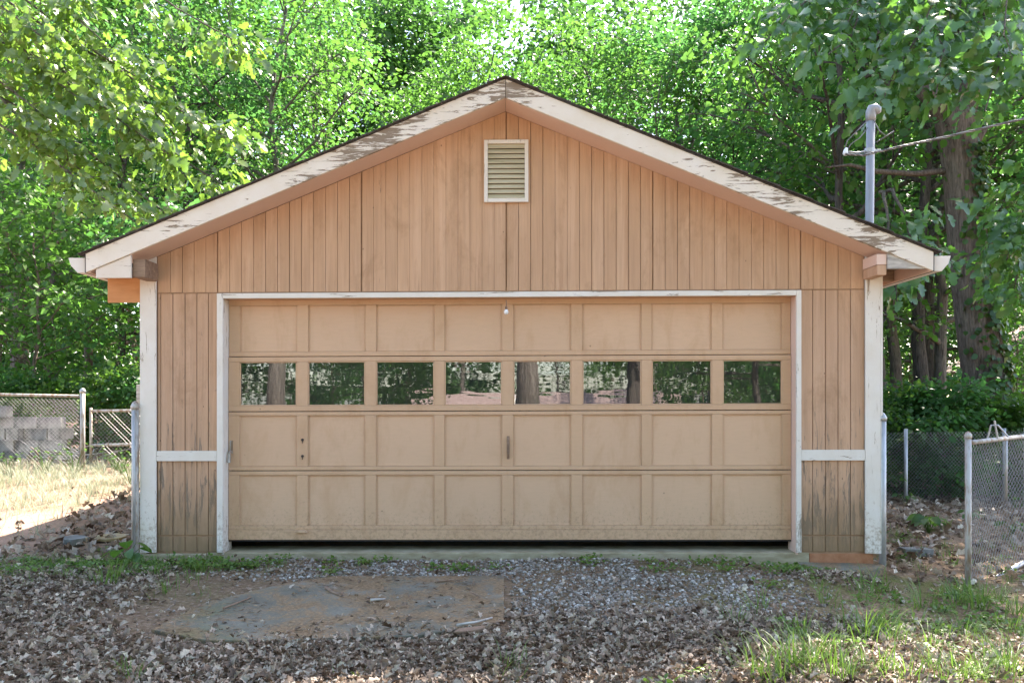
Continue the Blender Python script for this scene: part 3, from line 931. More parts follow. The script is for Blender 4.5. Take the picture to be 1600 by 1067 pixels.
gate_w = empty('chain_link_gate', (-6.6, FY, float(ground_h(-6.6, FY))))
tag(gate_w, 'narrow chain link gate with a rusty middle rail left of the garage', 'gate')
gx0, gx1, gz0, gz1 = -6.58, -5.55, 0.27, 1.14
for nm, a, b_ in (('gate_upright', (gx0, FY, gz0), (gx0, FY, gz1 + 0.05)), ('gate_upright', (gx1, FY, gz0), (gx1, FY, gz1 + 0.02)),
                  ('gate_rail', (gx0, FY, gz1), (gx1, FY, gz1 + 0.01)), ('gate_rail', (gx0, FY, 0.61), (gx1, FY, 0.62)), ('gate_rail', (gx0, FY, gz0), (gx1, FY, gz0))):
    addrel(gate_w, nm, tube_vf([a, b_], 0.021, 10), M['galv_rust'], True)
addrel(gate_w, 'wire_mesh', chain_mesh((gx0, FY + 0.01), (gx1, FY + 0.01), (gz0, gz0), (gz1, gz1)), M['wire'], kind='stuff')

pw = empty('fence_post', (fx(215), -0.03, -0.05))
tag(pw, 'lone galvanised fence post standing against the left corner of the garage', 'post')
post(pw, 0, 0, 0.0, 1.31, 0.032, M['galv_rust'], name='pipe')
o = tube('channel', [(0.003, -0.031, 0.0), (0.003, -0.031, 1.28)], 0.012, M['galv'], pw, 8)

wp_ = empty('wooden_post', (-6.05, 6.2, 0.2))
tag(wp_, 'weathered wooden post behind the chain link gate', 'post')
poly_obj('post', *box_vf(-0.075, 0.075, -0.06, 0.06, -0.3, 1.36), M['greywood'], wp_, 0.01)

# east side
pe = empty('fence_post', (fx(1380), 0.0, -0.2))
tag(pe, 'galvanised fence post with a pointed cap at the right corner of the garage', 'post')
post(pe, 0, 0, 0.0, 1.36, 0.030, M['galv'], name='pipe')

gA, gB = Vector((3.79, -0.30, 0)), Vector((4.80, 0.52, 0))
gate_e = empty('chain_link_gate', (gA.x, gA.y, -0.26))
tag(gate_e, 'chain link gate standing open at the right edge of the yard', 'gate')
def gp(t, z, off=0.0):
    q = gA.lerp(gB, t)
    return (q.x, q.y, z)
addrel(gate_e, 'gate_post', tube_vf([gp(0, -0.6), gp(0, 1.02)], 0.026, 12), M['galv_rust'], True)
addrel(gate_e, 'post_cap', tube_vf([gp(0, 1.0), gp(0, 1.03), gp(0, 1.05), gp(0, 1.06)], [0.03, 0.031, 0.02, 0.004], 12), M['galv_rust'], True)
addrel(gate_e, 'gate_rail', tube_vf([gp(0.03, 0.965), gp(1, 0.985)], 0.020, 10), M['galv_rust'], True)
addrel(gate_e, 'gate_rail', tube_vf([gp(0.12, -0.27), gp(1, -0.18)], 0.022, 10), M['galv'], True)
addrel(gate_e, 'gate_upright', tube_vf([gp(1, -0.5), gp(1, 1.06)], 0.024, 10), M['galv'], True)
addrel(gate_e, 'gate_upright', tube_vf([gp(0.62, 0.42), gp(0.62, 1.0)], 0.012, 8), M['galv'], True)
addrel(gate_e, 'wire_mesh', chain_mesh((gA.x + 0.06, gA.y + 0.06), (gB.x, gB.y), (-0.2, -0.15), (0.95, 0.97), sag=0.05), M['wire'], kind='stuff')
# bent latch fork on the top rail
q = gp(0.42, 0.99)
addrel(gate_e, 'latch_fork', join_vf([tube_vf([(q[0] - 0.06, q[1], 0.98), (q[0] - 0.03, q[1], 1.10), (q[0] + 0.03, q[1], 1.1), (q[0] + 0.12, q[1], 1.0)], 0.008, 6),
                                      tube_vf([(q[0] + 0.03, q[1], 0.98), (q[0] + 0.0, q[1], 1.14)], 0.008, 6)]), M['galv'])

fence_e = empty('chain_link_fence', (4.6, 5.6, -0.4))
tag(fence_e, 'sagging chain link fence overgrown by vines right of the garage', 'fence')
for x in (3.7, 6.15, 7.85, 10.2):
    yy = 5.2 + (x - 3.7) * 0.16
    addrel(fence_e, 'post', tube_vf([(x, yy, -0.8), (x, yy, 0.86)], 0.028, 10), M['galv'], True)
addrel(fence_e, 'wire_mesh', chain_mesh((3.4, 5.15), (10.2, 6.2), (-0.35, -0.4), (0.8, 0.82), sag=0.06), M['wire'], kind='stuff')

# ------------------------------------------------------------------ concrete blocks and brush beyond the west fence
def block_mesh():
    l, w, h, t = 0.395, 0.195, 0.19, 0.032
    ps = [box_vf(-l / 2, l / 2, -w / 2, -w / 2 + t, 0, h), box_vf(-l / 2, l / 2, w / 2 - t, w / 2, 0, h)]
    for c in (-l / 2 + t / 2, 0, l / 2 - t / 2):
        ps.append(box_vf(c - t / 2, c + t / 2, -w / 2 + t, w / 2 - t, 0.0, h - 0.002))
    v, f = join_vf(ps)
    me = bpy.data.meshes.new('concrete_block')
    me.from_pydata(v, [], f)
    me.materials.append(M['block'])
    me.update()
    return me
BM = block_mesh()
blocks = []
bz = 0.24
layout = [(-9.35, 0, 0.02), (-8.94, 0, -0.03), (-8.53, 0, 0.04), (-8.12, 0, 0.0), (-7.80, 0, 1.5),
          (-9.2, 1, 0.03), (-8.78, 1, 0.0), (-8.36, 1, -0.05), (-7.95, 1, 0.08),
          (-9.36, 2, -0.04), (-8.95, 2, 0.02), (-8.55, 2, 1.53), (-8.22, 2, -0.06), (-7.86, 2, 1.45),
          (-9.2, 3, 0.0), (-8.80, 3, 0.05), (-8.40, 3, -0.04), (-8.0, 3, 0.1),
          (-9.3, 4, 0.03), (-8.88, 4, -0.02)]
rowname = ['bottom', 'second', 'third', 'fourth', 'top']
for i, (x, r_, a) in enumerate(layout):
    o = bpy.data.objects.new('concrete_block', BM)
    o.location = (x, 7.0 + random.uniform(-0.07, 0.07), bz + r_ * 0.194)
    o.rotation_euler = (0, 0, a)
    COL.objects.link(o)
    order = sorted(q[0] for q in layout if q[1] == r_).index(x)
    tag(o, 'grey concrete block, %s from the left in the %s course behind the fence' % (('first', 'second', 'third', 'fourth', 'fifth')[order], rowname[r_]), 'block', 'concrete blocks stacked behind the fence')
# brush
br = empty('brush_pile', (-7.4, 6.6, 0.25))
tag(br, 'tangle of dead sticks beside the concrete block pile', 'brush pile')
for i in range(34):
    a = random.uniform(0, 6.28)
    L = random.uniform(0.3, 0.9)
    p0 = Vector((random.uniform(-0.6, 0.55), random.uniform(-0.3, 0.3), random.uniform(0.0, 0.12)))
    d = Vector((math.cos(a), 0.5 * math.sin(a), random.uniform(-0.05, 0.5)))
    mid = p0 + d * L * 0.5 + Vector((0, 0, random.uniform(-0.05, 0.08)))
    tube('stick', [p0, mid, p0 + d * L], [0.012, 0.009, 0.004], M['greywood'] if i % 3 else M['oldwood'], br, 5)

# ------------------------------------------------------------------ leaves and trees
def leaf_template(stations=3, width=0.34, lobes=0.0, nl=3.0, fold=0.12, bend=0.15, curl=0.0, roll=0.0):
    """a leaf blade along +y from 0 to 1: left edge, midrib and right edge at each station"""
    ts = np.linspace(0, 1, stations + 2)
    V, T = [], []
    prev = None
    for i, t in enumerate(ts):
        w = width * (math.sin(math.pi * min(1, 0.06 + 0.92 * t ** 0.85)) ** 0.75)
        if lobes:
            w *= 1 - lobes * (0.5 + 0.5 * math.cos(2 * math.pi * nl * t))
        z = -bend * t * t + curl * math.sin(3.0 * t)
        if i in (0, len(ts) - 1):
            V.append((0, t, z)); cur = (len(V) - 1,)
        else:
            zz = z + fold * w / max(width, 1e-3)
            V += [(-w, t, zz + roll), (0, t, z), (w, t, zz - roll)]
            cur = (len(V) - 3, len(V) - 2, len(V) - 1)
        if prev is not None:
            if len(prev) == 1:
                T += [(prev[0], cur[1], cur[0]), (prev[0], cur[2], cur[1])]
            elif len(cur) == 1:
                T += [(prev[0], prev[1], cur[0]), (prev[1], prev[2], cur[0])]
            else:
                T += [(prev[0], prev[1], cur[1]), (prev[0], cur[1], cur[0]), (prev[1], prev[2], cur[2]), (prev[1], cur[2], cur[1])]
        prev = cur
    return np.array(V, float), np.array(T, int)

DIAMOND = (np.array([(0, 0, 0), (-0.33, 0.45, 0.08), (0, 1.0, -0.12), (0.33, 0.45, 0.08)], float), np.array([(0, 2, 1), (0, 3, 2)], int))
LEAF6 = leaf_template(2, 0.36, fold=0.08, bend=0.18)[0], leaf_template(2, 0.36, fold=0.08, bend=0.18)[1]
OAK = [leaf_template(7, 0.40, 0.55, 3.0, 0.06, b_, c_) for b_, c_ in ((0.2, 0.0), (0.05, 0.06), (0.35, 0.03))]

def norm(a):
    return a / np.maximum(np.linalg.norm(a, axis=1, keepdims=True), 1e-9)

def place_leaves(C, Dv, Nv, S, tmpl, rr):
    """instantiate a blade at every centre"""
    Dv = norm(Dv)
    Nv = norm(Nv - Dv * (Nv * Dv).sum(1, keepdims=True))
    Sv = np.cross(Dv, Nv)
    tv, tt = tmpl
    V = (C[:, None, :] + S[:, None, None] * (tv[None, :, 0:1] * Sv[:, None, :] + tv[None, :, 1:2] * Dv[:, None, :] + tv[None, :, 2:3] * Nv[:, None, :]))
    k = len(tv)
    T = tt[None, :, :] + (np.arange(len(C)) * k)[:, None, None]
    return V.reshape(-1, 3), T.reshape(-1, 3), np.repeat(rr, k)

def merge(parts):
    Vs, Ts, Rs, o = [], [], [], 0
    for V, T, r_ in parts:
        Vs.append(V); Ts.append(T + o); Rs.append(r_)
        o += len(V)
    return np.concatenate(Vs), np.concatenate(Ts), np.concatenate(Rs)

def spray_leaves(tips, dirs, per, spread, size, tmpl_list, g, droop=0.25, up=0.8, face=0.0):
    """flattened sprays of leaves round twig ends"""
    n = len(tips)
    C = np.repeat(tips, per, 0)
    Dd = np.repeat(dirs, per, 0)
    off = g.normal(size=(n * per, 3)) * np.array([spread, spread, spread * 0.38])
    C = C + off
    Dv = norm(off * np.array([1, 1, 0.4]) + 0.6 * spread * norm(Dd) + 1e-4) + g.normal(size=C.shape) * 0.35
    Dv[:, 2] -= droop
    Nv = g.normal(size=C.shape) * 0.55
    Nv[:, 2] += up
    Nv[:, 1] -= face
    S = size * np.clip(g.lognormal(-0.06, 0.3, len(C)), 0.45, 1.7)
    tone = np.repeat(g.uniform(0, 1, n), per)
    rr = np.clip(0.45 * tone + 0.55 * g.uniform(0, 1, len(C)), 0, 1)
    pick = g.integers(0, len(tmpl_list), len(C))
    return merge([place_leaves(C[pick == k], Dv[pick == k], Nv[pick == k], S[pick == k], tmpl_list[k], rr[pick == k]) for k in range(len(tmpl_list)) if (pick == k).any()])

def make_tree(seed, H, r0, base, spread, n_limb, per, leaf, tmpl, lean=0.25, sub=6, spr=0.42, top_sharp=1.0):
    """trunk with limbs (one mesh) and a crown of leaf sprays (another); both rooted at the origin"""
    g = np.random.default_rng(seed)
    parts = []
    nseg = 9
    ax = g.uniform(-lean, lean, 2)
    wob = g.normal(size=(nseg + 1, 2)) * 0.018 * H
    wob[0] = 0
    wob[1] *= 0.3
    tp, tr = [], []
    for i in range(nseg + 1):
        t = i / nseg
        tp.append(Vector((ax[0] * t * H * 0.1 + wob[i, 0] * t, ax[1] * t * H * 0.1 + wob[i, 1] * t, H * 0.96 * t)))
        tr.append(r0 * (1 - 0.86 * t ** 0.9) * (1.0 + 0.35 * math.exp(-t * 22)))
    tp[0].z = -0.4
    parts.append(tube_vf(tp, tr, 12))
    tips, dirs = [], []
    def tpos(z):
        u = max(0.0, min(0.999, z / (H * 0.96))) * nseg
        i = int(u)
        return tp[i].lerp(tp[i + 1], u - i), tr[i] + (tr[i + 1] - tr[i]) * (u - i)
    for k in range(n_limb):
        f = (k + g.uniform(0, 0.8)) / n_limb
        z = base + (H * 0.95 - base) * f
        p, rr = tpos(z)
        a = k * 2.399 + g.uniform(-0.5, 0.5)
        L = spread * (0.45 + 0.75 * math.sin(math.pi * min(1, 0.22 + 0.75 * f)) ** top_sharp) * g.uniform(0.7, 1.15)
        rise = 0.18 + 0.55 * f + g.uniform(-0.1, 0.2)
        pts = [p]
        d = Vector((math.cos(a), math.sin(a), rise)).normalized()
        ns_ = 5
        for s_i in range(ns_):
            d = (d + Vector(g.normal(size=3) * 0.16) + Vector((0, 0, -0.05 if s_i > 2 else 0.03))).normalized()
            pts.append(pts[-1] + d * (L / ns_))
        lr = min(rr * 0.6, 0.022 * L + 0.012)
        parts.append(tube_vf(pts, [lr * (1 - 0.8 * i / ns_) for i in range(ns_ + 1)], 6, False))
        for j in range(sub):
            u = g.uniform(0.25, 1.0) * ns_
            i = min(int(u), ns_ - 1)
            q = pts[i].lerp(pts[i + 1], u - i)
            dd = (pts[i + 1] - pts[i]).normalized()
            sd_ = (dd + Vector(g.normal(size=3) * 0.75) + Vector((0, 0, 0.05))).normalized()
            l2 = L * g.uniform(0.14, 0.36)
            e = q + sd_ * l2
            parts.append(tube_vf([q, q.lerp(e, 0.5) + Vector((0, 0, 0.04)), e], [lr * 0.3 + 0.003, lr * 0.2 + 0.002, 0.002], 4, False))
            for w in (0.55, 1.0):
                tips.append(tuple(q.lerp(e, w)))
                dirs.append(tuple(sd_))
        tips.append(tuple(pts[-1])); dirs.append(tuple(d))
    tv, tf = join_vf(parts)
    V, T, r_ = spray_leaves(np.array(tips), np.array(dirs), per, spr, leaf, tmpl, g)
    return (tv, tf), (V, T, r_)

def trunk_mesh(name, vf, m):
    me = bpy.data.meshes.new(name)
    me.from_pydata([tuple(p) for p in vf[0]], [], vf[1])
    me.materials.append(m)
    me.polygons.foreach_set('use_smooth', np.ones(len(me.polygons), dtype=bool))
    me.update()
    return me

VAR = []
specs = [  # H, r0, base, spread, limbs, per
    (13.5, 0.17, 3.0, 3.3, 24, 19, 'leaf_a', 'bark_grey'),
    (14.0, 0.19, 4.5, 3.4, 22, 19, 'leaf_b', 'bark_dark'),
    (12.5, 0.13, 2.2, 2.9, 24, 19, 'leaf_a', 'bark_brown'),
    (14.5, 0.21, 5.0, 3.6, 22, 20, 'leaf_b', 'bark_grey'),
    (12.0, 0.12, 2.5, 2.8, 24, 18, 'leaf_a', 'bark_dark'),
]
for i, (H, r0, base, spd, nl, per, lm, bm_) in enumerate(specs):
    tvf, cr = make_tree(100 + i, H, r0, base, spd, nl, per, (0.125, 0.165, 0.11, 0.155, 0.13)[i], [LEAF6], sub=7)
    VAR.append((trunk_mesh('trunk', tvf, M[bm_]), tri_mesh('crown', cr[0], cr[1], M[lm], cr[2])))
UND = []
for i in range(3):
    tvf, cr = make_tree(200 + i, 4.6 + 0.6 * i, 0.045, 0.5, 1.7, 20, 14, 0.115, [LEAF6], sub=6, spr=0.3)
    UND.append((trunk_mesh('trunk', tvf, M['bark_brown']), tri_mesh('crown', cr[0], cr[1], M['leaf_b' if i == 1 else 'leaf_a'], cr[2])))
SHR = []
for i in range(3):
    tvf, cr = make_tree(300 + i, 1.5, 0.02, 0.1, 0.8, 14, 18, 0.085, [LEAF6], sub=5, spr=0.17)
    SHR.append((trunk_mesh('stem', tvf, M['bark_brown']), tri_mesh('foliage', cr[0], cr[1], M['leaf_ivy' if i != 1 else 'leaf_b'], cr[2])))

def put(var, name, x, y, sc, rz, label, cat, group=None, zs=None):
    t = empty(name, (x, y, float(ground_h(x, y))), rz)
    t.scale = (sc, sc, zs or sc)
    tag(t, label, cat, group)
    link(var[0].name.split('.')[0], var[0], t)
    link(var[1].name.split('.')[0], var[1], t)
    return t

def tx(px, D):
    return (px - 801.0) * D / F_PX

# trees whose trunks can be told apart: pixel column of the trunk, distance
named = [
    (428, 22.5, 0, 1.0, 0.4, 'slender grey trunked tree seen above the left roof slope'),
    (282, 23.0, 1, 0.95, 2.1, 'dark trunked tree standing behind the hanging leaves at upper left'),
    (185, 20.5, 4, 0.95, 1.0, 'thin dark tree rising behind the gate left of the garage'),
    (75, 21.5, 2, 1.0, 3.3, 'brown trunked tree behind the concrete block pile'),
    (30, 24.5, 3, 1.0, 5.0, 'tall grey tree at the far left edge of the woods'),
    (1312, 24.0, 2, 1.05, 4.4, 'slim brown tree just left of the service mast'),
    (1378, 19.0, 0, 1.1, 1.7, 'grey tree whose crooked upper stem leans behind the weatherhead'),
    (1401, 20.5, 3, 0.85, 0.2, 'grey tree right beside the right corner of the garage'),
    (1448, 18.0, 1, 1.0, 2.7, 'dark rough barked tree next to the lighter twin trunk on the right'),
    (1468, 18.6, 0, 0.95, 4.0, 'lighter grey trunk of the close pair on the right'),
    (755, 26.0, 4, 1.1, 0.9, 'thin dark tree directly above the roof peak'),
    (1060, 27.0, 3, 1.0, 3.5, 'grey trunked tree above the upper part of the right roof slope'),
    (1165, 25.0, 1, 1.0, 0.8, 'dark trunked tree above the middle of the right roof slope'),
    (930, 28.0, 0, 1.1, 2.8, 'grey tree just right of the roof peak'),
    (500, 27.0, 2, 1.1, 5.5, 'brown trunked tree above the middle of the left roof slope'),
]
for px, D, k, s_, rz, lab in named:
    put(VAR[k], 'woodland_tree', tx(px, D), D - CAM_D, s_, rz, lab, 'tree', 'trees of the woods behind the garage')
g = np.random.default_rng(11)
k = 0
for row, (Y, X0, X1, step) in enumerate(((17.5, -15, 17, 4.6), (21.5, -19, 21, 4.2), (26, -24, 26, 4.2))):
    x = X0
    while x < X1:
        if row == 0 and -9 < x < 1:
            x += step
            continue
        put(VAR[k % 5], 'woodland_tree', x + g.uniform(-1, 1), Y + g.uniform(-1.2, 1.2), g.uniform(0.88, 1.08), g.uniform(0, 6.28),
            'leafy green tree standing deep in the woods behind the garage', 'tree', 'deep woodland trees')
        x += step
        k += 1
# taller trees to the right that shade the drive
for x, y, s_, rz, kk, lab in ((6.7, 9.6, 0.95, 0.6, 4, 'tall slim tree behind the right slope of the garage roof'), (10.6, 13.2, 1.2, 2.0, 1, 'tall dark tree behind the big forked oak'),
                       (14.8, 9.0, 1.35, 3.1, 0, 'tall tree at the far right edge of the woods')):
    put(VAR[kk], 'woodland_tree', x, y, s_, rz, lab, 'tree', 'tall trees right of the garage', zs=1.55 if kk == 4 else None)
# understory saplings
us = [(-9.6, 9.2), (-6.9, 9.4), (-4.3, 11.5), (-11.3, 10.6), (-7.8, 12.8), (-12.8, 8.6),
      (4.9, 10.4), (5.6, 13.2), (12.4, 12.4), (7.2, 14.8), (13.6, 14.6), (-3, 14), (-1, 14.6), (1.2, 14.2), (3.2, 14)]
for i, (x, y) in enumerate(us):
    west = x < 0
    put(UND[i % 3], 'sapling', x, y, g.uniform(0.85, 1.15), g.uniform(0, 6.28),
        'leafy sapling filling the woods edge left of the garage' if west else 'leafy sapling filling the woods edge right of the garage', 'sapling', 'woods edge saplings, left' if west else 'woods edge saplings, right')
# low shrubs along the fences
sh = [(4.3, 6.6), (5.1, 6.9), (5.9, 6.4), (6.6, 7.2), (7.3, 6.7), (8.0, 7.2), (8.8, 6.8), (9.6, 7.3), (7.0, 8.3), (5.4, 8.2), (10.3, 6.6), (6.2, 9.0), (8.6, 8.9), (4.5, 8.8)]
for i, (x, y) in enumerate(sh):
    put(SHR[i % 3], 'shrub', x, y, g.uniform(0.85, 1.2), g.uniform(0, 6.28), 'low leafy shrub spilling over the sagging fence on the right', 'shrub', 'shrubs along the right fence')
shw = [(-9.4, 8.2), (-8.5, 8.0), (-7.2, 8.0), (-6.5, 7.6), (-5.8, 7.9), (-5.2, 8.4), (-10.4, 7.8), (-7.9, 9.0), (-6.0, 9.2)]
for i, (x, y) in enumerate(shw):
    put(SHR[(i + 1) % 3], 'shrub', x, y, g.uniform(0.8, 1.15), g.uniform(0, 6.28), 'low leafy shrub in the shade behind the left gate and block pile', 'shrub', 'shrubs behind the left fence')

# far woods: one mass of foliage
def far_woods(y0, y1, half, top, n, seed, label, zb=0.3):
    g = np.random.default_rng(seed)
    nc = n // 14
    cy = g.uniform(y0, y1, nc)
    cen = np.stack([g.uniform(-half, half, nc), cy, zb + (top * np.abs(cy + 7) / abs(y1 + 7) - zb) * g.uniform(0, 1, nc)], 1)
    tips = cen[g.integers(0, nc, n)] + g.normal(size=(n, 3)) * np.array([1.9, 1.9, 1.3])
    tips[:, 2] = np.maximum(tips[:, 2], zb)
    V, T, r_ = spray_leaves(tips, g.normal(size=(n, 3)), 32, 0.75, 0.46, [DIAMOND], g)
    o = link('far_woods', tri_mesh('far_woods', V, T, M['leaf_far'], r_))
    tag(o, label, 'woods', kind='stuff')
far_woods(42, 60, 50, 35, 9500, 5, 'distant mass of green woodland foliage')
far_woods(-64, -52, 34, 17, 3000, 6, 'woodland mass beyond the house, mirrored in the door windows', -3.0)

# boughs that reach into the picture
def bough(start, tip, g, nleaf_sprays, per, size, sag=0.5):
    s, e = Vector(start), Vector(tip)
    L = (e - s).length
    pts = []
    for i in range(9):
        t = i / 8
        p = s.lerp(e, t)
        p.z += sag * math.sin(math.pi * t) + 0.04 * math.sin(9 * t + s.x)
        p += Vector(g.normal(size=3) * 0.03 * L * 0.3)
        pts.append(p)
    wood = [tube_vf(pts, [0.03 * (1 - 0.85 * i / 8) + 0.003 for i in range(9)], 6, False)]
    tips, dirs = [], []
    for j in range(nleaf_sprays):
        u = (0.35 + 0.65 * g.uniform() ** 0.7) * 7.99
        i = int(u)
        q = pts[i].lerp(pts[i + 1], u - i)
        d = (pts[i + 1] - pts[i]).normalized()
        sdv = (d + Vector(g.normal(size=3) * 0.7) + Vector((0, 0, -0.15))).normalized()
        l2 = g.uniform(0.15, 0.65) * (1.1 - u / 16)
        e2 = q + sdv * l2
        wood.append(tube_vf([q, q.lerp(e2, 0.5) + Vector((0, 0, 0.03)), e2], [0.006, 0.004, 0.002], 4, False))
        tips.append(tuple(e2)); dirs.append(tuple(sdv))
    return wood, tips, dirs

# near tree at the left, trunk out of frame, boughs hanging over the yard
g = np.random.default_rng(21)
lt = empty('oak_tree', (-9.3, 3.0, float(ground_h(-9.3, 3.0))))
tag(lt, 'oak whose sunlit drooping boughs hang in at the upper left', 'tree')
tvf, cr = make_tree(400, 12.0, 0.22, 6.5, 3.2, 14, 24, 0.13, [LEAF6], sub=5)
wood = [tvf]
tipsA, dirsA = [], []
for (px, py, D), n_s in (((345, 285, 9.6), 30), ((300, 345, 9.4), 22), ((350, 215, 10), 30), ((215, 345, 9.0), 24), ((140, 270, 9.2), 26), ((240, 140, 9.8), 28),
                  ((80, 190, 9.2), 22), ((370, 70, 10.4), 26), ((160, 60, 9.6), 24), ((60, 60, 9.0), 20), ((270, 240, 9.3), 26), ((180, 200, 9.3), 22)):
    e = at(px, py, D)
    st = (-9.3, 3.0, min(e.z + 2.3, 9.0))
    w, t_, d_ = bough(st, e, g, n_s, 0, 0)
    off = Vector((lt.location))
    wood += [([tuple(Vector(p) - off) for p in v], f) for v, f in w]
    tipsA += [tuple(Vector(p) - off) for p in t_]
    dirsA += d_
link('trunk', trunk_mesh('trunk', join_vf(wood), M['bark_grey']), lt)
link('crown', tri_mesh('crown', cr[0], cr[1], M['leaf_a'], cr[2]), lt)
V, T, r_ = spray_leaves(np.array(tipsA), np.array(dirsA), 15, 0.13, 0.115, OAK, g, droop=0.7, up=0.7, face=0.5)
link('hanging_leaves', tri_mesh('hanging_leaves', V, T, M['leaf_sun'], r_), lt)

# big oak on the right with a broken fork
ob = Vector((tx(1545, 15.2), 8.2, 0))
ob.z = float(ground_h(ob.x, ob.y))
ok = empty('oak_tree', ob)
tag(ok, 'massive leaning oak trunk with a broken fork and ivy at the right', 'tree')
def okp(px, py, D=15.2):
    return at(px, py, D) - ob
tpts = [Vector((0.02, 0, -0.5)), okp(1546, 640), okp(1535, 560), okp(1522, 470), okp(1512, 380), okp(1506, 300), okp(1500, 235), okp(1492, 190), okp(1484, 165)]
tr_ = [0.55, 0.42, 0.37, 0.345, 0.33, 0.32, 0.33, 0.34, 0.25]
parts = [tube_vf(tpts, tr_, 18)]
parts.append(tube_vf([okp(1490, 200), okp(1468, 165), okp(1452, 148), okp(1440, 138)], [0.24, 0.2, 0.17, 0.15], 12))
parts.append(tube_vf([okp(1500, 215), okp(1518, 120, 15.4), okp(1525, 20, 15.8), okp(1540, -120, 16.2), okp(1530, -300, 16.5)], [0.26, 0.18, 0.15, 0.12, 0.06], 12))
parts.append(tube_vf([okp(1505, 260), okp(1528, 212), okp(1538, 200)], [0.14, 0.11, 0.08], 10))
parts.append(tube_vf([okp(1500, 265), okp(1430, 272), okp(1370, 268), okp(1330, 258), okp(1290, 262)], [0.07, 0.055, 0.05, 0.035, 0.012], 8))
tipsB, dirsB = [], []
g = np.random.default_rng(33)
for (px, py, D), n_s, st in (((1185, 50, 10.2), 26, (1500, -100, 15)), ((1290, 100, 10.0), 26, (1500, -60, 15)), ((1390, 150, 9.6), 26, (1505, -20, 15)), ((1470, 130, 9.2), 26, (1510, -30, 15)),
                      ((1550, 165, 9.2), 26, (1520, -40, 15)), ((1440, 50, 9.8), 26, (1520, -150, 15)), ((1570, 50, 9.4), 26, (1530, -150, 15)), ((1330, 30, 10.4), 24, (1520, -180, 15)),
                      ((1240, 20, 10.8), 22, (1520, -200, 15)), ((1500, 100, 10.4), 24, (1520, -100, 15)), ((1600, 120, 9.8), 22, (1530, -100, 15)),
                      ((1405, 480, 10.4), 16, (1375, 300, 12.5)), ((1440, 420, 11.0), 12, (1380, 300, 12.5)), ((1570, 400, 11.4), 18, (1640, 300, 13)), ((1585, 455, 11.8), 18, (1640, 320, 13)), ((1600, 350, 11.6), 14, (1660, 250, 13))):
    w, t_, d_ = bough(at(*st), at(px, py, D), g, n_s, 0, 0, 0.35)
    parts += [([tuple(Vector(p) - ob) for p in v], f) for v, f in w]
    tipsB += [tuple(Vector(p) - ob) for p in t_]
    dirsB += d_
link('trunk', trunk_mesh('trunk', join_vf(parts), M['bark_brown']), ok)
V, T, r_ = spray_leaves(np.array(tipsB), np.array(dirsB), 11, 0.17, 0.165, OAK, g, droop=0.7, up=0.6, face=0.7)
link('crown', tri_mesh('crown', V, T, M['leaf_oak'], r_), ok)
# upper crown out of sight above, shading the drive
n_up = 100
tu = np.stack([g.uniform(-3.5, 2.5, n_up), g.uniform(-3.5, 3, n_up), g.uniform(11.5, 18, n_up)], 1)
V, T, r_ = spray_leaves(tu, g.normal(size=(n_up, 3)), 34, 0.5, 0.15, [LEAF6], g)
link('upper_crown', tri_mesh('upper_crown', V, T, M['leaf_oak'], r_), ok)

# ivy climbing the oak
def ivy():
    g = np.random.default_rng(44)
    e = empty('ivy', tuple(ob))
    tag(e, 'green ivy climbing the right side of the big oak trunk', 'ivy')
    C, Nn = [], []
    for i in range(1900):
        t = g.uniform(0, 1) ** 1.35 * 6.2
        k = min(int(t), 7)
        p = tpts[k].lerp(tpts[k + 1], t - k)
        r0 = tr_[k] + (tr_[k + 1] - tr_[k]) * (t - k)
        a = g.normal(-0.55, 0.55 + 0.1 * (6 - t))
        d = Vector((math.cos(a), math.sin(a), 0))
        C.append(tuple(p + d * (r0 + g.uniform(0.0, 0.14))))
        Nn.append((d.x, d.y, 0.45))
    C, Nn = np.array(C), np.array(Nn)
    Dv = g.normal(size=C.shape) * 0.5
    Dv[:, 2] -= 0.8
    Nn = Nn + g.normal(size=C.shape) * 0.3
    S = g.uniform(0.07, 0.14, len(C))
    V, T, r_ = place_leaves(C, Dv, Nn, S, leaf_template(3, 0.48, fold=0.05, bend=0.1), g.uniform(0, 1, len(C)))
    link('leaves', tri_mesh('leaves', V, T, M['leaf_ivy'], r_), e)
    st = []
    for j in range(5):
        pts = []
        for k in range(6):
            a = -0.6 + 0.35 * math.sin(k * 1.3 + j * 2)
            pts.append(tpts[k] + Vector((math.cos(a), math.sin(a), 0)) * (tr_[k] + 0.01))
        st.append(tube_vf(pts, 0.012, 5, False))
    v, f = join_vf(st)
    poly_obj('vine_stem', v, f, M['bark_brown'], e, smooth=True)
ivy()

# ------------------------------------------------------------------ neighbour's outbuilding beyond the woods on the right
nb_ = empty('shed', (16.6, 17.0, -0.5))
tag(nb_, 'pale green outbuilding with a louvred gable vent at the right edge', 'shed')
def sb(name, x0, x1, y0, y1, z0, z1, m, bevel=0.004, parent=None):
    v, f = box_vf(x0, x1, y0, y1, z0, z1)
    return poly_obj(name, v, f, m, parent or nb_, bevel)
sb('wall', -1.3, 4.5, 0.02, 4.0, -0.3, 2.9, M['housewall'])
for i in range(19):
    sb('siding_board', -1.3 + i * 0.305 + 0.006, -1.3 + (i + 1) * 0.305 - 0.006, 0.0, 0.0195, 0, 2.9, M['housewall'], 0.003)
v = [(-1.3, 0.02, 2.9), (4.5, 0.02, 2.9), (1.6, 0.02, 4.5), (-1.3, 4.0, 2.9), (4.5, 4.0, 2.9), (1.6, 4.0, 4.5)]
poly_obj('gable', v, [(0, 1, 2), (5, 4, 3), (0, 3, 4, 1), (1, 4, 5, 2), (2, 5, 3, 0)], M['housewall'], nb_)
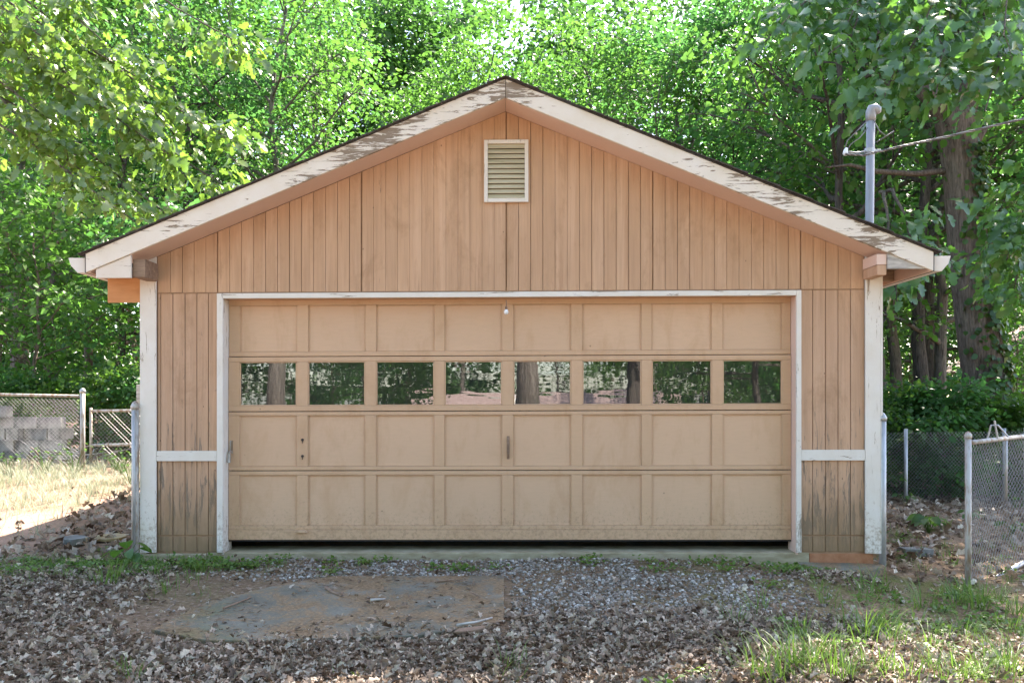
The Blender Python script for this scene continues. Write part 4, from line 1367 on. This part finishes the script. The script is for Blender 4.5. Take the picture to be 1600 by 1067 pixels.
for s in (-1, 1):
    v = [(1.6, -0.3, 4.55), (1.6 + s * 3.3, -0.3, 2.75), (1.6 + s * 3.3, 4.3, 2.75), (1.6, 4.3, 4.55)]
    v += [(a, b_, c - 0.1) for a, b_, c in v]
    poly_obj('roof_slope', v, [(0, 1, 2, 3), (7, 6, 5, 4), (0, 4, 5, 1), (1, 5, 6, 2), (2, 6, 7, 3), (3, 7, 4, 0)], M['houseroof'], nb_)
sb('vent', -0.75, -0.15, -0.03, -0.001, 2.2, 2.95, M['white'])
for i in range(8):
    sb('vent_slat', -0.7, -0.2, -0.045, -0.031, 2.25 + i * 0.08, 2.29 + i * 0.08, M['groove'])

# ------------------------------------------------------------------ across the drive, behind the camera: what the door windows mirror
hs = empty('house', (1.8, -31.0, -2.5))
tag(hs, 'low house with a pinkish brown roof mirrored in the door windows', 'house')
def hb(name, x0, x1, y0, y1, z0, z1, m, bevel=0.006):
    v, f = box_vf(x0, x1, y0, y1, z0, z1)
    return poly_obj(name, v, f, m, hs, bevel)
hb('wall', -6.5, 6.5, -7.5, -0.5, -0.4, 2.4, M['housewall'])
v = [(-7, 0, 2.3), (7, 0, 2.3), (7, -4, 4.05), (-7, -4, 4.05), (7, -8, 2.3), (-7, -8, 2.3)]
v += [(a, b_, c - 0.12) for a, b_, c in v]
poly_obj('roof', v, [(0, 1, 2, 3), (3, 2, 4, 5), (6, 9, 8, 7), (9, 11, 10, 8), (0, 6, 7, 1), (1, 7, 8, 2), (2, 8, 10, 4), (4, 10, 11, 5), (5, 11, 9, 3), (3, 9, 6, 0)], M['houseroof'], hs)
hb('gutter', -7, 7, 0.01, 0.12, 2.16, 2.3, M['white'])
tube('roof_vent_pipe', [(-1.6, -2.4, 2.9), (-1.6, -2.4, 3.9)], 0.09, M['white'], hs, 10)
for wx in (-4.5, -1.2, 3.6):
    hb('window', wx - 0.55, wx + 0.55, -0.5, -0.46, 0.9, 2.0, M['white'])
hb('door', 1.0, 1.95, -0.5, -0.45, 0.0, 2.05, M['oldwood'])
rear = [(-5.2, -10.5, 3, 0.8, 'pale forked tree mirrored in the leftmost door window'), (0.45, -14.0, 3, 1.15, 'thick trunked tree mirrored in the fifth door window'),
        (3.3, -14.5, 1, 0.85, 'dark tree mirrored in the sixth door window'), (7.6, -17.5, 4, 0.8, 'slim dark tree mirrored in the rightmost door window')]
for x, y, k, s_, lab in rear:
    put(VAR[k], 'yard_tree', x, y, s_ * 1.3, random.uniform(0, 6), lab, 'tree', 'trees across the drive')
for i, (x, y) in enumerate(((-14, -24), (-9, -27), (-5.5, -25), (11, -24), (14.5, -22), (8.5, -27), (-18, -20), (18, -26), (-3, -44), (3, -46), (9, -43), (-9, -42))):
    put(VAR[i % 5], 'yard_tree', x, y, 1.0, random.uniform(0, 6), 'leafy tree among the greenery mirrored in the door windows', 'tree', 'trees behind the drive')
for i, (x, y) in enumerate(((6.5, -20), (8.5, -21), (10.5, -20), (12.5, -21.5), (-6, -20), (-8, -22), (-3.8, -22), (-10.5, -20))):
    put(UND[i % 3], 'sapling', x, y, 0.9, random.uniform(0, 6), 'leafy sapling across the drive mirrored in the door windows', 'sapling', 'saplings across the drive')

# ------------------------------------------------------------------ ground cover
def litter(n, density, area, size, seed, stations=6, lift=0.04, name='leaf_litter', label='drift of dead brown oak leaves on the ground'):
    g = np.random.default_rng(seed)
    x = g.uniform(area[0], area[1], n)
    y = g.uniform(area[2], area[3], n)
    keep = g.uniform(0, 1, n) < density(x, y)
    x, y = x[keep], y[keep]
    inside = (x > -3.28) & (x < 3.2) & (y > -0.09) & (y < 6.9)
    x, y = x[~inside], y[~inside]
    z = ground_h(x, y) + g.uniform(0.004, lift, len(x))
    C = np.stack([x, y, z], 1)
    Dv = g.normal(size=C.shape)
    Dv[:, 2] *= 0.35
    Nv = g.normal(size=C.shape) * 0.6
    Nv[:, 2] = np.abs(Nv[:, 2]) + 0.8
    S = size * np.clip(g.lognormal(-0.05, 0.38, len(C)), 0.35, 1.9)
    rr = np.clip(g.normal(0.45, 0.28, len(C)), 0, 1)
    T_ = [leaf_template(stations, 0.33, 0.5, 2.6, fd, bd, cu, ro) for fd, bd, cu, ro in ((0.28, -0.25, 0.1, 0.05), (-0.2, 0.35, 0.0, 0.0), (0.4, 0.1, -0.12, -0.08), (0.1, -0.1, 0.18, 0.1), (0.45, -0.4, 0.05, 0.0))]
    pick = g.integers(0, len(T_), len(C))
    V, T, r_ = merge([place_leaves(C[pick == k], Dv[pick == k], Nv[pick == k], S[pick == k], T_[k], rr[pick == k]) for k in range(len(T_))])
    o = link(name, tri_mesh(name, V, T, M['litter'], r_))
    tag(o, label, 'leaves', kind='stuff')
    return o

def wavy(x, y, s=1.0):
    return 0.5 + 0.25 * np.sin(1.9 * s * x + 1.3) * np.cos(1.6 * s * y - 0.4) + 0.25 * np.sin(4.1 * s * x - 2.2 * s * y)

def dens_front(x, y):
    d = sstep(-2.1, -2.6, y + 0.1 * np.sin(3 * x) + 0.06 * np.sin(11 * x)) * 0.95                                # drift at the front
    d = np.where(x > 0.0, sstep(-1.6, -2.1, y + 0.1 * np.sin(4 * x) + 0.05 * np.sin(13 * x)), d)
    d = np.maximum(d, sstep(-2.35, -2.9, x) * sstep(-0.35, -0.8, y) * 0.8)       # left of the pad
    d = np.maximum(d, 0.9 * np.exp(-((x - 2.55) ** 2 / 0.12 + (y + 0.72) ** 2 / 0.05)))
    d = np.maximum(d, 0.035)
    d = np.where((x > 1.9) & (y < -1.2), d * (0.35 + 0.65 * wavy(x, y)), d)
    return d
litter(165000, dens_front, (-5.5, 5.5, -5.0, -0.2), 0.035, 51, 4, 0.024)

def dens_sides(x, y):
    d = 0.0 * x
    d = np.where(x > 3.3, 0.95 * (0.5 + 0.5 * wavy(x, y)), d)
    west = (x < -3.25)
    d = np.where(west, 0.95 * sstep(-5.0, -4.2, x + 0.1 * y) * sstep(5.2, 3.5, y) + 0.10 * wavy(x, y), d)
    d = np.where(west & (y > 5.9), 0.7, d)
    d = np.where(y > 7, 0.5, d)
    return d
litter(52000, dens_sides, (-11, 12, -0.4, 13), 0.075, 52, 4, name='woodland_leaf_litter', label='scattered dead leaves covering the woodland floor beside the garage')

# gravel in front of the door
def gravel():
    g = np.random.default_rng(61)
    ph = (1 + 5 ** 0.5) / 2
    iv = np.array([(-1, ph, 0), (1, ph, 0), (-1, -ph, 0), (1, -ph, 0), (0, -1, ph), (0, 1, ph), (0, -1, -ph), (0, 1, -ph), (ph, 0, -1), (ph, 0, 1), (-ph, 0, -1), (-ph, 0, 1)]) / 1.9
    it = np.array([(0, 11, 5), (0, 5, 1), (0, 1, 7), (0, 7, 10), (0, 10, 11), (1, 5, 9), (5, 11, 4), (11, 10, 2), (10, 7, 6), (7, 1, 8), (3, 9, 4), (3, 4, 2), (3, 2, 6), (3, 6, 8), (3, 8, 9), (4, 9, 5), (2, 4, 11), (6, 2, 10), (8, 6, 7), (9, 8, 1)])
    n = 42000
    x = g.uniform(-2.6, 3.0, n)
    y = g.uniform(-2.3, -0.1, n)
    d = np.clip(0.35 + 0.9 * wavy(x * 1.3, y * 1.6) , 0, 1) * np.where(x > 0.0, 1.0, np.where(y > -0.95, 0.8, 0.05)) * sstep(2.6, 1.2, x) * sstep(-2.6, -1.6, x)
    d *= np.where((x > 1.0) & (y > -0.75), 0.25, 1.0)
    kp = g.uniform(0, 1, n) < d
    x, y = x[kp], y[kp]
    S = 0.004 + 0.014 * g.uniform(0, 1, len(x)) ** 2.5
    z = ground_h(x, y) + S * 0.35
    C = np.stack([x, y, z], 1)
    tv = [iv * g.uniform(0.65, 1.25, iv.shape) * np.array([1, 1, 0.75]) for _ in range(6)]
    pick = g.integers(0, 6, len(C))
    Dv = g.normal(size=C.shape); Dv[:, 2] *= 0.3
    Nv = g.normal(size=C.shape) * 0.3; Nv[:, 2] += 1
    rr = np.clip(g.normal(0.42, 0.3, len(C)), 0, 1)
    V, T, r_ = merge([place_leaves(C[pick == k], Dv[pick == k], Nv[pick == k], S[pick == k], (tv[k], it), rr[pick == k]) for k in range(6)])
    o = link('gravel', tri_mesh('gravel', V, T, M['gravel'], r_))
    tag(o, 'pale gravel scattered before the garage door', 'gravel', kind='stuff')
gravel()

# fine twig and needle debris
def debris():
    g = np.random.default_rng(62)
    n = 22000
    x = g.uniform(-3.4, 3.4, n)
    y = g.uniform(-3.2, -0.08, n)
    kp = g.uniform(0, 1, n) < (0.3 + 0.7 * wavy(x * 1.7, y * 1.9))
    x, y = x[kp], y[kp]
    onpad = (x < -0.06) & (x > -2.35) & (y < -0.98) & (y > -2.3)
    z = ground_h(x, y) + np.where(onpad, 0.028, 0.006)
    C = np.stack([x, y, z], 1)
    Dv = g.normal(size=C.shape); Dv[:, 2] *= 0.08
    Nv = g.normal(size=C.shape) * 0.2; Nv[:, 2] += 1
    S = 0.015 + 0.05 * g.uniform(0, 1, len(C)) ** 2.5
    sl = (np.array([(-0.04, 0, 0), (0.04, 0, 0), (0.03, 1, 0.03), (-0.03, 0.9, 0.03), (0, 0.5, 0.1)], float), np.array([(0, 1, 4), (1, 2, 4), (2, 3, 4), (3, 0, 4)], int))
    V, T, r_ = place_leaves(C, Dv, Nv, S, sl, g.uniform(0, 1, len(C)))
    o = link('twig_debris', tri_mesh('twig_debris', V, T, M['needles'], r_))
    tag(o, 'fine twig and needle debris over the pad and gravel', 'debris', kind='stuff')
debris()

# grass
BLADE = (np.array([(-0.022, 0, 0), (0.022, 0, 0), (-0.018, 0.4, 0.0), (0.018, 0.4, 0.0), (-0.012, 0.75, -0.10), (0.012, 0.75, -0.10), (0, 1.0, -0.28)], float),
         np.array([(0, 1, 3), (0, 3, 2), (2, 3, 5), (2, 5, 4), (4, 5, 6)], int))
def grass(name, tufts, m, seed, label, blades=34, spread=0.06, wid=1.0, lean=0.45):
    g = np.random.default_rng(seed)
    Cs, Ds, Ns, Ss = [], [], [], []
    for x, y, h, dens in tufts:
        nb = max(4, int(blades * dens))
        a = g.uniform(0, 6.28, nb)
        r0 = np.abs(g.normal(0, spread, nb)) * (0.6 + dens * 0.5)
        px, py = x + r0 * np.cos(a), y + r0 * np.sin(a)
        Cs.append(np.stack([px, py, ground_h(px, py) - 0.005], 1))
        a2 = a + g.normal(0, 0.7, nb)
        ln = np.abs(g.normal(0, lean, nb)) + 0.05
        Ds.append(np.stack([np.cos(a2) * ln, np.sin(a2) * ln, np.ones(nb)], 1))
        Ns.append(np.stack([-np.cos(a2), -np.sin(a2), ln], 1))
        Ss.append(h * g.uniform(0.45, 1.15, nb))
    C, Dv, Nv, S = map(np.concatenate, (Cs, Ds, Ns, Ss))
    tv = BLADE[0] * np.array([wid, 1, 1])
    V, T, r_ = place_leaves(C, Dv, Nv, S, (tv, BLADE[1]), np.clip(g.normal(0.45, 0.25, len(C)), 0, 1))
    o = link(name, tri_mesh(name, V, T, m, r_))
    tag(o, label, 'grass', kind='stuff')

def gpx(px, py):
    """ground point under a photograph pixel"""
    D = 6.0
    for _ in range(12):
        p = at(px, py, D)
        gh = float(ground_h(p.x, p.y))
        D = F_PX * (CAM_Z - gh) / max(20.0, (py - HORIZON))
    p = at(px, py, D)
    return p.x, p.y
tl = []
for px, py, h, d in ((165, 915, 0.22, 1.3), (190, 905, 0.2, 1), (320, 893, 0.16, 1.2), (300, 905, 0.14, 0.9), (262, 925, 0.15, 1.0), (315, 930, 0.09, 0.6), (15, 905, 0.14, 1), (40, 898, 0.14, 1), (75, 902, 0.12, 0.9), (50, 915, 0.1, 0.8), (105, 905, 0.14, 0.8),
                     (215, 895, 0.16, 0.8), (240, 900, 0.16, 0.9), (420, 893, 0.09, 0.7), (440, 885, 0.08, 0.6), (108, 880, 0.12, 0.6), (790, 1045, 0.17, 0.6), (795, 1065, 0.14, 0.5), (560, 1060, 0.08, 0.4), (190, 1050, 0.12, 0.6), (205, 1064, 0.14, 0.6)):
    x, y = gpx(px, py); tl.append((x, y, h, d))
for px, py, h, d in ((1150, 975, 0.17, 0.9), (1255, 1000, 0.2, 1.2), (1350, 1000, 0.26, 1.4), (1370, 985, 0.24, 1.2), (1395, 1005, 0.2, 1.0), (1240, 1045, 0.24, 1.4), (1270, 1040, 0.25, 1.4), (1190, 1055, 0.2, 1.0), (1220, 1065, 0.22, 1.0), (1300, 1055, 0.22, 1.2),
                     (1330, 1065, 0.2, 1), (1380, 1050, 0.2, 1.1), (1420, 1060, 0.22, 1.2), (1460, 1045, 0.18, 0.9), (1500, 1060, 0.2, 1.3), (1530, 1055, 0.2, 1.2), (1580, 1050, 0.24, 1.2), (1290, 935, 0.14, 0.7), (1360, 930, 0.22, 0.7), (1380, 920, 0.22, 0.6), (1440, 950, 0.24, 0.9),
                     (1500, 945, 0.22, 1.1), (1530, 950, 0.24, 1.4), (1560, 940, 0.2, 1.1), (1515, 925, 0.18, 1), (1590, 960, 0.2, 1.2), (1480, 925, 0.18, 0.7), (1320, 890, 0.1, 0.5), (1410, 880, 0.14, 0.6), (1400, 840, 0.16, 0.9), (1450, 830, 0.2, 1.3), (1470, 825, 0.2, 1.2), (1430, 850, 0.14, 0.8),
                     (1480, 1000, 0.14, 0.5), (1540, 1005, 0.12, 0.5), (1180, 1020, 0.13, 0.5), (1590, 1010, 0.16, 0.8), (1450, 1010, 0.18, 0.8), (1060, 1000, 0.07, 0.4)):
    x, y = gpx(px, py); tl.append((x, y, h, d))
g = np.random.default_rng(70)
for i in range(210):
    x, y = g.uniform(1.6, 4.8), g.uniform(-4.5, -1.0)
    if g.uniform() < 0.35 + 0.65 * (x - 1.6) / 2.0:
        tl.append((x, y, g.uniform(0.05, 0.2), g.uniform(0.2, 0.8)))
for i in range(110):
    tl.append((g.uniform(-5, -2.4), -0.55 + g.normal() * 0.16, g.uniform(0.06, 0.14), g.uniform(0.2, 0.6)))
for i in range(60):
    tl.append((g.uniform(3.4, 5.5), g.uniform(-1.2, 3), g.uniform(0.08, 0.18), g.uniform(0.2, 0.7)))
grass('grass', tl, M['grass'], 71, 'fresh green grass tufts in the leaf litter before the garage', 40, 0.07, 0.75, 0.6)
td = []
for i in range(1900):
    x, y = g.uniform(-10.5, -3.5), g.uniform(0.3, 5.7)
    if x > -4.6 + 0.0 * y and y < 4.2:
        continue
    p = sstep(2.0, 4.6, y + 0.5 * math.sin(2 * x)) * 0.95 + 0.12
    if g.uniform() < p:
        td.append((x, y, g.uniform(0.08, 0.26), g.uniform(0.4, 1.1)))
grass('meadow_grass', td, M['grass_dry'], 72, 'sunlit pale meadow grass in the side yard left of the garage', 30, 0.12, 0.8, 0.6)

# low creeping weeds and moss tufts between the grass
def low_weeds():
    g = np.random.default_rng(77)
    Cs = []
    for cx, cy, rx, ry, n_, in ((-3.6, -0.55, 1.2, 0.26, 2400), (-2.6, -0.5, 0.5, 0.25, 900), (-1.0, -0.5, 0.9, 0.2, 500), (2.9, -1.9, 1.0, 0.7, 1500), (3.6, -1.2, 0.9, 0.6, 1200), (2.2, -0.5, 0.7, 0.25, 900), (4.2, 0.8, 0.6, 1.2, 900), (0.9, -0.45, 0.8, 0.15, 300), (3.0, -3.2, 1.2, 0.6, 900)):
        cl_ = g.normal(size=(max(6, n_ // 40), 2)) * np.array([rx, ry]) * 0.7
        pk = cl_[g.integers(0, len(cl_), n_)] + g.normal(size=(n_, 2)) * 0.05
        Cs.append(pk + np.array([cx, cy]))
    P = np.concatenate(Cs)
    P = P[~((P[:, 0] > -3.3) & (P[:, 0] < 3.2) & (P[:, 1] > -0.06))]
    C = np.stack([P[:, 0], P[:, 1], ground_h(P[:, 0], P[:, 1]) + g.uniform(0.005, 0.05, len(P))], 1)
    Dv = g.normal(size=C.shape); Dv[:, 2] = np.abs(Dv[:, 2]) * 0.5
    Nv = g.normal(size=C.shape) * 0.4; Nv[:, 2] += 1
    V, T, r_ = place_leaves(C, Dv, Nv, g.uniform(0.012, 0.042, len(C)), LEAF6, g.uniform(0, 1, len(C)))
    o = link('low_weeds', tri_mesh('low_weeds', V, T, M['grass'], r_))
    tag(o, 'low creeping weeds and moss among the leaves in front of the garage', 'weeds', kind='stuff')
low_weeds()

# weeds with broad leaves
def weed(px, py, h, n, size, label, seed, name='weed', group=None, xy=None):
    g = np.random.default_rng(seed)
    x, y = xy or gpx(px, py)
    e = empty(name, (x, y, float(ground_h(x, y))))
    tag(e, label, 'weed', group)
    stems, C, Dv, Nv = [], [], [], []
    for i in range(n):
        a = i * 2.4 + g.uniform(-0.4, 0.4)
        rr = g.uniform(0.3, 1.0) * h * 0.8
        top = Vector((math.cos(a) * rr, math.sin(a) * rr * 0.7, h * g.uniform(0.6, 1.0)))
        stems.append(tube_vf([(0, 0, -0.02), tuple(top * 0.5 + Vector((0, 0, 0.03))), tuple(top)], [0.004, 0.003, 0.002], 5, False))
        C.append(tuple(top)); Dv.append((math.cos(a), math.sin(a), -0.25)); Nv.append((0.3 * g.normal(), -0.25 + 0.3 * g.normal(), 1))
    v, f = join_vf(stems)
    poly_obj('stem', v, f, M['grass'], e)
    C, Dv, Nv, S = np.array(C), np.array(Dv), np.array(Nv), size * g.uniform(0.7, 1.15, n)
    tm, rv = leaf_template(4, 0.34, fold=0.06, bend=0.3), g.uniform(0.2, 0.9, n)
    if size > 0.13:
        for i in range(n):
            V, T, r_ = place_leaves(C[i:i + 1], Dv[i:i + 1], Nv[i:i + 1], S[i:i + 1], tm, rv[i:i + 1])
            link('leaf', tri_mesh('leaf', V, T, M['leaf_ivy'], r_), e)
    else:
        V, T, r_ = place_leaves(C, Dv, Nv, S, tm, rv)
        link('leaf_blades', tri_mesh('leaf_blades', V, T, M['leaf_ivy'], r_), e)['kind'] = 'stuff'
weed(200, 885, 0.2, 7, 0.15, 'broad leaved weed at the foot of the left fence post', 81)
weed(1452, 832, 0.2, 14, 0.16, 'bushy green weed on the leaf slope behind the right post', 82)
weed(1400, 700, 0.3, 12, 0.14, 'leafy weed beside the right garage wall', 83, xy=(3.75, 1.6))
for i in range(26):
    g = np.random.default_rng(900 + i)
    weed(0, 0, g.uniform(0.12, 0.3), int(g.integers(6, 14)), g.uniform(0.07, 0.12), 'small green weed growing through the leaves right of the garage', 900 + i, group='weeds right of the garage', xy=(g.uniform(3.6, 8.0), g.uniform(0.8, 7.5)))

for i, (x, y, h_) in enumerate(((-6.9, 4.9, 0.42), (-6.3, 4.6, 0.5), (-5.75, 4.9, 0.38), (-7.5, 5.0, 0.3), (-5.35, 4.3, 0.32), (-8.2, 4.7, 0.3), (-6.0, 5.2, 0.34), (-4.95, 4.6, 0.26))):
    weed(0, 0, h_, 16, 0.06, 'tall stalky weed standing in the sunlit grass before the gate', 940 + i, 'tall_weed', 'tall weeds in the side yard', xy=(x, y))

# flat slabs of bark, sticks, a paver and a black lump
def slab(px, py, w, d, rz, m, name, label, cat, t=0.025, seed=0):
    g = np.random.default_rng(seed)
    x, y = gpx(px, py)
    nn = 9
    pts = []
    for i in range(nn):
        a = 2 * math.pi * i / nn
        r = g.uniform(0.75, 1.1)
        pts.append((w * 0.5 * r * math.cos(a), d * 0.5 * r * math.sin(a)))
    v = [(a, b_, t + 0.1 * a * g.uniform(0, 1)) for a, b_ in pts] + [(a, b_, 0) for a, b_ in pts]
    f = [tuple(range(nn - 1, -1, -1))[::-1], tuple(range(nn, 2 * nn))[::-1]] + [(i, nn + i, nn + (i + 1) % nn, (i + 1) % nn) for i in range(nn)]
    o = poly_obj(name, v, f, m, None, 0.003, loc=(x, y, float(ground_h(x, y)) + 0.02))
    o.rotation_euler = (0.06, 0.05, rz)
    tag(o, label, cat)
slab(125, 880, 0.26, 0.2, 0.3, M['dryleaf_big'], 'bark_slab', 'tan slab of bark lying left of the lone fence post', 'bark', seed=1)
slab(170, 845, 0.4, 0.3, 0.1, M['dryleaf_big'], 'bark_slab', 'larger tan slab half buried in leaves behind the left fence post', 'bark', seed=2)
slab(118, 852, 0.25, 0.22, 0.8, M['block'], 'flat_rock', 'pale flat rock among the leaves at the left', 'rock', 0.06, seed=3)
slab(659, 873, 0.06, 0.05, 0.2, M['rubber'], 'rubber_scrap', 'small black lump on the gravel before the door', 'scrap', 0.035, seed=4)
slab(735, 992, 0.24, 0.07, 0.35, M['oldwood'], 'bark_slab', 'brown strip of bark at the front edge of the concrete pad', 'bark', 0.02, seed=5)

bx_, by_ = gpx(1408, 872)
bo = poly_obj('paver_brick', *box_vf(-0.16, 0.16, -0.06, 0.06, 0, 0.1), M['block'], None, 0.008, loc=(3.95, 0.9, float(ground_h(3.95, 0.9)) - 0.02))
bo.rotation_euler = (0, 0.05, 0.2)
tag(bo, 'old paver half sunk in the soil beside the right fence post', 'paver')

def stick(pts, r, label, m='oldwood'):
    P = [gpx(*p) for p in pts]
    W = [Vector((x, y, float(ground_h(x, y)) + 0.034)) for x, y in P]
    c = W[0].copy()
    o = tube('fallen_twig', [w - c for w in W], [r * (1 - 0.5 * i / (len(W) - 1)) for i in range(len(W))], M[m], None, 6, loc=tuple(c))
    tag(o, label, 'twig', 'twigs on the pad')
stick([(510, 925), (520, 932), (533, 938)], 0.013, 'thick short twig at the left back of the concrete pad')
stick([(680, 916), (705, 913), (732, 914)], 0.008, 'thin twig lying across the back edge of the pad')
stick([(715, 985), (745, 980), (770, 973)], 0.010, 'pale twig near the front right corner of the pad', 'greywood')
stick([(805, 974), (825, 970), (842, 967)], 0.012, 'dark twig on the gravel just right of the pad')
stick([(350, 958), (370, 950), (392, 941)], 0.008, 'long thin twig at the left of the pad')
stick([(735, 932), (745, 936), (752, 941)], 0.007, 'small forked twig near the right edge of the pad')
stick([(580, 945), (590, 944), (603, 943)], 0.012, 'pale green twig in the middle of the pad', 'greywood')
